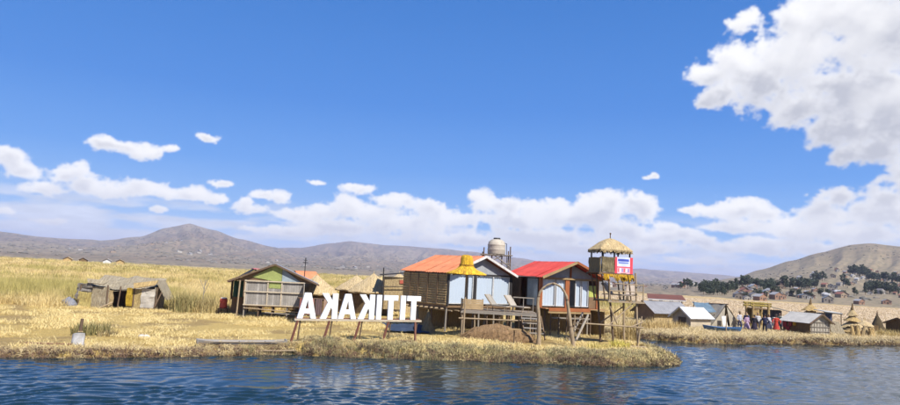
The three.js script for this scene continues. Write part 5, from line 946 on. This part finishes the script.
simpleHut('shore_hut', 'long brown reed walled hut at the right end of the far island', [47.6, -70.6], -64 * R, 2.6, 7, 1.2, 1.75, { wall: M.thatchOlive, roof: M.thatchPale, gable: M.thatchBrown, over: 0.25, roofOpt: { wave: 0.03, pitch: 0.5 } });
clump(43.5, -66.0, 380, 0.9, 1.0, [0.42, 0.32, 0.12], [0.6, 0.46, 0.2], 'golden straw clump on the bank below the pointed hut');
clump(46.5, -67.0, 380, 0.8, 1.1, [0.40, 0.31, 0.12], [0.6, 0.46, 0.2], 'broad golden straw clump near the right end of the far bank');
clump(19.5, -60.5, 420, 1.0, 1.5, [0.40, 0.28, 0.11], [0.60, 0.45, 0.2], 'russet gold reed clump on the bank before the lavender grey roof');
clump(17.2, -58.5, 420, 0.9, 1.3, [0.40, 0.28, 0.11], [0.60, 0.45, 0.2], 'golden reed clump at the channel end of the far island');
clump(21.3, -61.6, 300, 0.7, 1.0, [0.42, 0.3, 0.12], [0.60, 0.45, 0.2], 'short golden reed clump left of the white roofed hut');

// ---------------------------------------------------------------- people
function sdfMesh(fn, c, half, res, lim) {
  const mc = new MarchingCubes(res, new THREE.MeshBasicMaterial(), false, false, 60000); mc.isolation = 0; const hs = res / 2, f = mc.field;
  for (let z = 0; z < res; z++) for (let y = 0; y < res; y++) for (let x = 0; x < res; x++) { const px = c[0] + (x - hs) / hs * half, py = c[1] + (y - hs) / hs * half, pz = c[2] + (z - hs) / hs * half; f[z * res * res + y * res + x] = lim && (Math.abs(px - c[0]) > lim[0] || Math.abs(pz - c[2]) > lim[1]) ? -1 : -fn(px, py, pz); }
  mc.update(); const n = mc.count, p = mc.positionArray.slice(0, n * 3), nn = mc.normalArray.slice(0, n * 3);
  for (let i = 0; i < n; i++) { for (let k = 0; k < 3; k++) p[i * 3 + k] = c[k] + p[i * 3 + k] * half; }
  const g = new THREE.BufferGeometry(); g.setAttribute('position', new THREE.BufferAttribute(p, 3)); g.setAttribute('normal', new THREE.BufferAttribute(nn, 3)); return g;
}
const cap = (x, y, z, a, b, ra, rb) => { const ex = b[0] - a[0], ey = b[1] - a[1], ez = b[2] - a[2], t = clamp(((x - a[0]) * ex + (y - a[1]) * ey + (z - a[2]) * ez) / (ex * ex + ey * ey + ez * ez)); return Math.hypot(x - a[0] - ex * t, y - a[1] - ey * t, z - a[2] - ez * t) - (ra + (rb - ra) * t); };
const smin = (a, b, k) => { const h = Math.max(0, k - Math.abs(a - b)) / k; return Math.min(a, b) - h * h * k * 0.25; };
const skin = mat([0.24, 0.125, 0.075], { roughness: 0.6 }), hairM = mat([0.015, 0.012, 0.01], { roughness: 0.7 });
function person(o) {
  const { x, z, turn, H = 1.62, label, top, bottom, skirt, hat, arms = [[0.1, -0.2], [0.1, -0.2]], stride = 0.1, sit = 0 } = o, s = H / 1.65;
  const t = thing('person', label, 'person', [x, G(x, z), z], turn, 'people standing on the far island'); t.scale.setScalar(s);
  const hipY = sit ? 0.5 : 0.86, shY = hipY + 0.5, hd = hipY + 0.66;
  const leg = [1, -1].map((k) => { const hip = [k * 0.09, hipY, 0]; if (sit) return [hip, [k * 0.12, 0.5, 0.38], [k * 0.12, 0.07, 0.4], [k * 0.12, 0.035, 0.53]]; const st = k * stride; return [hip, [k * 0.10, 0.47, st * 0.6 + 0.03], [k * 0.11, 0.075, st], [k * 0.13, 0.035, st + 0.14]]; });
  const arm = [1, -1].map((k, i) => { const [out, fwd] = arms[i], sh = [k * 0.17, shY - 0.02, 0], el = [k * (0.19 + out), shY - 0.28, 0.03 + fwd * 0.3], wr = [k * (0.18 + out * 0.8), shY - 0.5 + Math.abs(fwd) * 0.35, 0.08 + Math.max(0, fwd) * 0.5]; return [sh, el, wr]; });
  const torso = (x2, y, z2, r) => smin(smin(cap(x2 * 0.78, y, z2, [0, hipY + 0.02, 0], [0, hipY + 0.26, 0], 0.115 + r, 0.105 + r), cap(x2 * 0.72, y, z2, [0, hipY + 0.26, 0], [0, shY - 0.05, 0], 0.105 + r, 0.115 + r), 0.08), cap(x2, y, z2, [-0.15, shY - 0.02, 0], [0.15, shY - 0.02, 0], 0.065 + r, 0.065 + r), 0.08);
  const armD = (x2, y, z2, r, full) => { let d = 1e3; for (const [a, b, c] of arm) { d = Math.min(d, cap(x2, y, z2, a, b, 0.052 + r, 0.042 + r)); d = smin(d, cap(x2, y, z2, b, full ? c : [lerp(b[0], c[0], 0.85), lerp(b[1], c[1], 0.85), lerp(b[2], c[2], 0.85)], 0.042 + r, 0.03 + r), 0.03); } return d; };
  const legD = (x2, y, z2, r, foot) => { let d = 1e3; for (const [h, k, a, f] of leg) { let e = smin(cap(x2, y, z2, h, k, 0.085 + r, 0.058 + r), cap(x2, y, z2, k, a, 0.058 + r, 0.038 + r), 0.03); if (foot) e = smin(e, cap(x2, y, z2, [a[0], 0.05, a[2] - 0.03], f, 0.045, 0.035), 0.03); d = Math.min(d, e); } return d; };
  const body = sdfMesh((a, b, c) => { let d = smin(torso(a, b, c, 0), armD(a, b, c, 0, true), 0.05); d = smin(d, legD(a, b, c, 0, true), 0.06); return smin(d, cap(a, b, c, [0, shY, 0], [0, hd, 0.01], 0.05, 0.048), 0.05); }, [0, 0.84, 0.05], 0.92, 76, [0.5, 0.62]);
  const head = sdfMesh((a, b, c) => { const dx = a / 0.076, dy = (b - hd - 0.1) / 0.112, dz = (c - 0.015) / 0.094; let d = (Math.sqrt(dx * dx + dy * dy + dz * dz) - 1) * 0.08; d = smin(d, cap(a, b, c, [0, hd + 0.02, 0.04], [0, hd + 0.05, 0.06], 0.045, 0.04), 0.04); d = smin(d, cap(a, b, c, [0, hd + 0.12, 0.1], [0, hd + 0.075, 0.122], 0.01, 0.017), 0.02); for (const k of [-1, 1]) { d = smin(d, cap(a, b, c, [k * 0.078, hd + 0.07, 0], [k * 0.082, hd + 0.115, -0.005], 0.012, 0.014), 0.012); d = Math.max(d, -(Math.hypot(a - k * 0.033, b - hd - 0.115, c - 0.112) - 0.014)); } return Math.max(d, -(cap(a, b, c, [-0.022, hd + 0.038, 0.112], [0.022, hd + 0.038, 0.112], 0.005, 0.005))); }, [0, hd + 0.1, 0.01], 0.16, 54);
  const parts = [body, head];
  arm.forEach(([, b, c], i) => { const k = i ? -1 : 1, d = V(...c).sub(V(...b)).normalize(), sd = V(0, 0, 1).cross(d).normalize(), up = d.clone().cross(sd), pt = (l, w, u = 0) => V(...c).addScaledVector(d, l).addScaledVector(sd, w).addScaledVector(up, u).toArray(); parts.push(bar(pt(-0.01, 0), pt(0.085, 0), 0.03, 0.036, 8)); for (let f = 0; f < 4; f++) { const w = (f - 1.5) * 0.019, l = [0.065, 0.078, 0.072, 0.055][f]; parts.push(bar(pt(0.08, w), pt(0.08 + l * 0.55, w, 0.008), 0.0095, 0.009, 6), bar(pt(0.08 + l * 0.55, w, 0.008), pt(0.08 + l, w, 0.026), 0.009, 0.0075, 6)); } parts.push(bar(pt(0.02, k * 0.03), pt(0.075, k * 0.058, 0.02), 0.011, 0.009, 6)); });
  const bm = mesh('body', parts.map((g) => { g = g.index ? g.toNonIndexed() : g; if (g.attributes.uv) g.deleteAttribute('uv'); return g; }), skin, t);
  mesh('shirt', sdfMesh((a, b, c) => Math.max(smin(torso(a, b, c, 0.018), armD(a, b, c, 0.016), 0.05), b - shY - 0.055, hipY - 0.06 - b), [0, 0.95, 0.05], 0.75, 66, [0.5, 0.62]), M.cloth(top), t);
  if (skirt) mesh('skirt', rough(new THREE.CylinderGeometry(0.16, 0.36, 0.66, 22, 5, true).translate(0, hipY - 0.27, sit ? 0.12 : 0), 0.05, 8), M.cloth(bottom), t);
  else mesh('trousers', sdfMesh((a, b, c) => Math.max(smin(legD(a, b, c, 0.018), torso(a, b, c, 0.012), 0.05), b - hipY - 0.08, 0.1 - b), [0, 0.55, 0.1], 0.62, 58, [0.4, 0.58]), M.cloth(bottom), t);
  for (const k of [-1, 1]) mesh('eye', new THREE.SphereGeometry(0.011, 8, 6).translate(k * 0.033, hd + 0.115, 0.097), mat([0.05, 0.035, 0.03], { roughness: 0.2 }), bm);
  const hg = new THREE.SphereGeometry(0.1, 18, 12, 0, 6.283, 0, 1.75); hg.scale(0.86, 1.2, 1.02).rotateX(-0.42).translate(0, hd + 0.115, -0.008); mesh('hair', hg, hairM, t);
  if (hat) mesh('hat', metreUV(new THREE.LatheGeometry([[0.19, 0.0], [0.19, 0.015], [0.1, 0.02], [0.095, 0.1], [0.07, 0.125], [0.001, 0.13]].map(([a, b]) => new THREE.Vector2(a, b)), 22).translate(0, hd + 0.17, 0)), M.cloth(hat), t);
  return t;
}
person({ x: 28.9, z: -66.0, turn: 0.4, top: [0.62, 0.64, 0.70], bottom: [0.04, 0.05, 0.12], label: 'person in a pale grey top and dark trousers next to the canvas tent', hat: [0.3, 0.22, 0.12], stride: 0.14 });
person({ x: 29.75, z: -66.4, turn: -0.6, top: [0.05, 0.06, 0.16], bottom: [0.45, 0.45, 0.5], label: 'person in a navy top and light trousers beside the person in pale grey', arms: [[0.1, 0.5], [0.08, -0.1]] });
person({ x: 28.8, z: -64.2, turn: 0.2, H: 1.5, top: [0.60, 0.40, 0.55], bottom: [0.50, 0.36, 0.52], skirt: true, label: 'person in a lilac pink blouse and skirt', hat: [0.55, 0.4, 0.2] });
person({ x: 29.15, z: -63.4, turn: 2.6, H: 1.5, top: [0.02, 0.02, 0.035], bottom: [0.03, 0.02, 0.05], skirt: true, label: 'person in black blouse and dark purple skirt, back turned, beside the lilac pink person', arms: [[0.12, 0.2], [0.12, 0.2]] });
person({ x: 30.5, z: -65.6, turn: -0.3, top: [0.75, 0.75, 0.74], bottom: [0.03, 0.03, 0.05], label: 'person in a white shirt and black trousers under the reed stand', stride: 0.2 });
person({ x: 29.95, z: -63.0, turn: 3.0, H: 1.68, top: [0.015, 0.02, 0.07], bottom: [0.012, 0.015, 0.04], label: 'person dressed wholly in dark navy, back turned to the water', arms: [[0.16, 0.1], [0.16, 0.1]] });
person({ x: 31.4, z: -65.2, turn: 0.5, H: 1.5, top: [0.74, 0.74, 0.76], bottom: [0.55, 0.55, 0.58], skirt: true, label: 'person all in white standing before the dark roofed stall' });
person({ x: 31.75, z: -64.5, turn: -0.2, H: 1.56, top: [0.62, 0.06, 0.03], bottom: [0.55, 0.05, 0.03], skirt: true, label: 'person in bright red blouse and wide red skirt', hat: [0.06, 0.04, 0.03], arms: [[0.2, 0.2], [0.2, 0.2]] });
person({ x: 33.0, z: -66.4, turn: 0.1, H: 1.62, top: [0.03, 0.06, 0.05], bottom: [0.05, 0.05, 0.06], label: 'person in a dark green top behind the person in red', arms: [[0.1, 0.4], [0.1, 0.4]] });

// ================================================================ TOWN, TREES AND FAR SETTLEMENTS
const TH = (x, z) => hillH(x, z);
{
  const walls = [worn([0.36, 0.21, 0.14]), worn([0.40, 0.30, 0.21]), worn([0.42, 0.40, 0.38]), worn([0.66, 0.63, 0.58]), worn([0.30, 0.26, 0.23])], roofs = [worn([0.40, 0.40, 0.42]), worn([0.32, 0.13, 0.09]), worn([0.22, 0.20, 0.20]), worn([0.62, 0.62, 0.64]), worn([0.24, 0.27, 0.32])];
  const kinds = ['brick', 'adobe', 'grey block', 'whitewashed', 'dark mud'], rk = ['grey sheet', 'rust red', 'dark', 'pale sheet', 'slate blue'];
  const protos = [];
  for (let k = 0; k < 5; k++) {
    const t = thing('town_house', `${kinds[k]} house with ${rk[k]} pitched roof among the trees below the bare hill`, 'house', [0, -50, 0], 0, `${kinds[k]} houses of the hillside town`);
    mesh('wall', [bx(6, 3.2, 5, 0, 1.2, 0), slab([[-3, 2.8, 2.46], [3, 2.8, 2.46], [0, 4.2, 2.46]], 0.08), slab([[-3, 2.8, -2.46], [3, 2.8, -2.46], [0, 4.2, -2.46]], 0.08)], walls[k], t);
    const r = new THREE.Group(); r.name = 'roof'; t.add(r); gableRoof(r, 3.4, 2.65, 4.3, 2.8, -2.8, roofs[k], { wave: 0 });
    mesh('dark_doorway', bx(0.95, 2, 0.1, 0.4, 1.0, 2.52), M.doorwayDark, t); for (const x of [-1.7, 1.9]) mesh('window', bx(0.9, 0.9, 0.1, x, 1.7, 2.52), M.darkGlass, t);
    protos.push(t);
  }
  const used = new Set(), spots = [];
  const put = (az, d, s) => { const x = Math.sin(az * R) * d, z = -Math.cos(az * R) * d; spots.push([x, TH(x, z), z, s, d]); };
  for (let k = 0; k < 165; k++) { const az = rr(23.5, 38), d = 250 + Math.pow(rnd(), 0.9) * 560 * sstep(21, 31, az) + rr(0, 40); put(az, d, rr(0.38, 0.64)); }
  for (let k = 0; k < 28; k++) put(rr(13, 23), rr(420, 760), rr(0.45, 0.8));
  spots.forEach(([x, y, z, s, d]) => {
    const i = Math.floor(Math.pow(rnd(), 1.25) * 5), a = rr(-0.7, 0.7), where = d < 380 ? 'at the edge of the reed plain' : 'higher up the slope behind the plain';
    const label = `${kinds[i]} house with ${rk[i]} pitched roof ${where}`, group = `${kinds[i]} houses ${d < 380 ? 'by the plain' : 'up the slope'}`;
    let o = protos[i];
    if (!used.has(i)) { used.add(i); o.position.set(x, y, z); o.rotation.y = a; o.scale.set(s, s, s); o.userData.label = label; o.userData.group = group; } else dup(o, [x, y, z], a, label, group, [s, s * rr(0.85, 1.2), s]);
  });
  // far houses on the lower slopes across the bay
  const fp = [];
  for (let k = 0; k < 2; k++) { const t = thing('far_house', ['pale house on the distant slope across the bay', 'brown house on the distant slope across the bay'][k], 'house', [0, -50, 0], 0, ['pale houses across the bay', 'brown houses across the bay'][k]); mesh('wall', bx(12, 5, 9, 0, 1.5, 0), k ? walls[1] : worn([0.52, 0.50, 0.47]), t); const r = new THREE.Group(); r.name = 'roof'; t.add(r); gableRoof(r, 6.6, 3.8, 6.3, 5, -5, k ? roofs[2] : roofs[0], { wave: 0 }); fp.push(t); }
  const done = [0, 0];
  for (let k = 0; k < 84; k++) { const az = k < 60 ? rr(-33, 6) : rr(6, 22), d = rr(1300, 2700) + (az > -6 ? 500 : 0), x = Math.sin(az * R) * d, z = -Math.cos(az * R) * d, i = rnd() < 0.5 ? 0 : 1, s = rr(0.4, 0.8); if (!done[i]) { done[i] = 1; fp[i].position.set(x, TH(x, z), z); fp[i].scale.setScalar(s); } else dup(fp[i], [x, TH(x, z), z], rr(-0.8, 0.8), null, null, [s, s, s]); }
}
{
  // dark eucalyptus and pine groves on the slope
  const leafM = [mat([0.055, 0.074, 0.038]), mat([0.066, 0.082, 0.046]), mat([0.048, 0.064, 0.038])];
  const protos = [];
  for (let k = 0; k < 3; k++) {
    const t = thing('hillside_tree', ['dark round crowned tree in the groves on the slope above the town', 'dark narrow tree in the groves on the slope above the town', 'dark spreading tree in the groves on the slope above the town'][k], 'tree', [0, -80, 0], 0, ['round crowned trees above the town', 'narrow trees above the town', 'spreading trees above the town'][k]);
    const Ht = [9, 11, 8][k], rad = [2.6, 1.9, 3.2][k];
    mesh('trunk', [bar([0, -1, 0], [0.1, Ht * 0.55, 0], 0.22, 0.12, 6), bar([0.05, Ht * 0.35, 0], [rad * 0.5, Ht * 0.6, 0.3], 0.1, 0.05, 5), bar([0.05, Ht * 0.4, 0], [-rad * 0.5, Ht * 0.65, -0.2], 0.1, 0.05, 5)], M.poleBrown, t);
    const pos = [], clumps = []; for (let c = 0; c < 17; c++) { const a = rnd() * 6.28, q = Math.sqrt(rnd()) * rad * 0.72, y = Ht * rr(0.34, 0.92); const sh = 1 - 0.5 * Math.abs(y / Ht - 0.55); clumps.push([Math.cos(a) * q * sh, y, Math.sin(a) * q * sh, rr(0.7, 1.35) * rad * 0.36]); }
    for (const [cx, cy, cz, r] of clumps) for (let n = 0; n < 46; n++) { const d = V(rnd() - 0.5, rnd() - 0.5, rnd() - 0.5).normalize().multiplyScalar(r * Math.cbrt(rnd())), u = V(rnd() - 0.5, rnd() - 0.5, rnd() - 0.5).normalize(), v = V(rnd() - 0.5, rnd() - 0.5, rnd() - 0.5).cross(u).normalize(), s = rr(0.22, 0.42), P = V(cx, cy, cz).add(d); for (const [i, j] of [[-1, -0.5], [1, -0.5], [0, 1]]) { const w = P.clone().addScaledVector(u, i * s).addScaledVector(v, j * s); pos.push(w.x, w.y, w.z); } }
    const g = new THREE.BufferGeometry(); g.setAttribute('position', new THREE.Float32BufferAttribute(pos, 3)); g.computeVertexNormals(); mesh('crown', g, leafM[k], t); protos.push(t);
  }
  const spots = [], row = (where, az0, az1, d0, d1, n, s = 1) => { n = Math.round(n * 1.55); for (let k = 0; k < n; k++) spots.push([lerp(az0, az1, (k + rnd() * 1.6) / n), lerp(d0, d1, (k + rnd()) / n) + rr(-16, 16), s * rr(0.62, 1.05), where]); };
  row('in the big grove at the foot of the bare hill', 20.6, 23.4, 345, 360, 20, 0.62); row('in the big grove at the foot of the bare hill', 20.9, 22.8, 310, 325, 9, 0.5); row('in the grove beside the big one on the slope', 23.2, 26.4, 430, 450, 19, 0.72); row('in the small clump among the houses', 25.2, 26.3, 365, 370, 6, 0.6); row('in the compact grove above the town', 26.6, 29.0, 450, 480, 17, 0.78);
  row('in the little group on the open slope', 28.7, 29.4, 580, 590, 4, 0.95); row('standing nearly alone on the open slope', 30.6, 30.9, 500, 510, 2, 0.85); row('in the high tree line on the bare slope', 31.0, 32.2, 680, 680, 10, 1.0); row('in the high tree line on the bare slope', 32.0, 34.4, 660, 560, 14, 0.9); row('in the dense grove below the tree line', 32.0, 33.8, 460, 450, 16, 0.75);
  row('in the thin row past the end of the big grove', 19.2, 20.4, 420, 440, 5, 0.6); row('scattered between the houses of the town', 24, 37, 270, 480, 16, 0.5); row('in the dense grove below the tree line', 34.5, 37.5, 520, 560, 8, 0.8);
  const used = new Set(), kn = ['round crowned', 'narrow', 'spreading'];
  for (const [az, d, s, where] of spots) { const x = Math.sin(az * R) * d, z = -Math.cos(az * R) * d, i = Math.floor(rnd() * 3), y = TH(x, z) - 0.2, label = `dark ${kn[i]} tree ${where}`, group = `${kn[i]} trees ${where}`; if (!used.has(i)) { used.add(i); protos[i].position.set(x, y, z); protos[i].scale.setScalar(s); Object.assign(protos[i].userData, { label, group }); } else dup(protos[i], [x, y, z], rnd() * 6.28, label, group, [s * rr(0.95, 1.4), s, s * rr(0.95, 1.4)]); }
  // scrub on the hills
  const L = [], g = new THREE.IcosahedronGeometry(1, 1); { const p = g.attributes.position; for (let i = 0; i < p.count; i++) { const x = p.getX(i), y = p.getY(i), z = p.getZ(i), n = 1 + (vnoise(x * 3 + 9, y * 3, z * 3) - 0.5) * 0.7; p.setXYZ(i, x * n, y * n * 0.6, z * n); } g.computeVertexNormals(); }
  for (let k = 0; k < 4500; k++) { const right = rnd() < 0.15, az = right ? rr(22, 38) : rr(-36, 24), d = right ? rr(330, 1350) : rr(900, 3600), x = Math.sin(az * R) * d, z = -Math.cos(az * R) * d, h = TH(x, z); if (h < 1.5 || fbm(x * 0.006, 3, z * 0.006, 3) < 0.46) continue; L.push([x, h, z, rnd() * 6.28, (right ? rr(0.8, 2.2) : rr(2, 5.5)), (right ? rr(0.8, 1.8) : rr(2, 4)), 0, 0, tint([0.11, 0.10, 0.07], [0.20, 0.165, 0.12], 0.3)]); }
  scatter('hill_scrub', 'scattered dry scrub and stones over the hillsides', 'scrub', g, L);
}
// tiny huts at the far edge of the reed plain
for (const [x, z, c, rm, l] of [[-158, -280, M.thatchGold, M.thatchPale, 'tiny straw hut at the far edge of the reed plain'], [-152, -281, M.thatchBrown, M.sheetDark, 'tiny dark hut at the far edge of the reed plain'], [-143, -283, M.white, M.metalPale, 'tiny white hut at the far edge of the reed plain'], [-138.5, -285, M.thatchGold, M.thatchPale, 'tiny straw hut beside the tiny white hut on the reed plain']])
  simpleHut('plain_hut', l, [x, z], 0.4, 3.0, 3.2, 1.9, 2.7, { wall: c, roof: rm });

scene.traverse((o) => { if (o.isMesh) o.castShadow = o.receiveShadow = true; });
renderer.render(scene, camera);
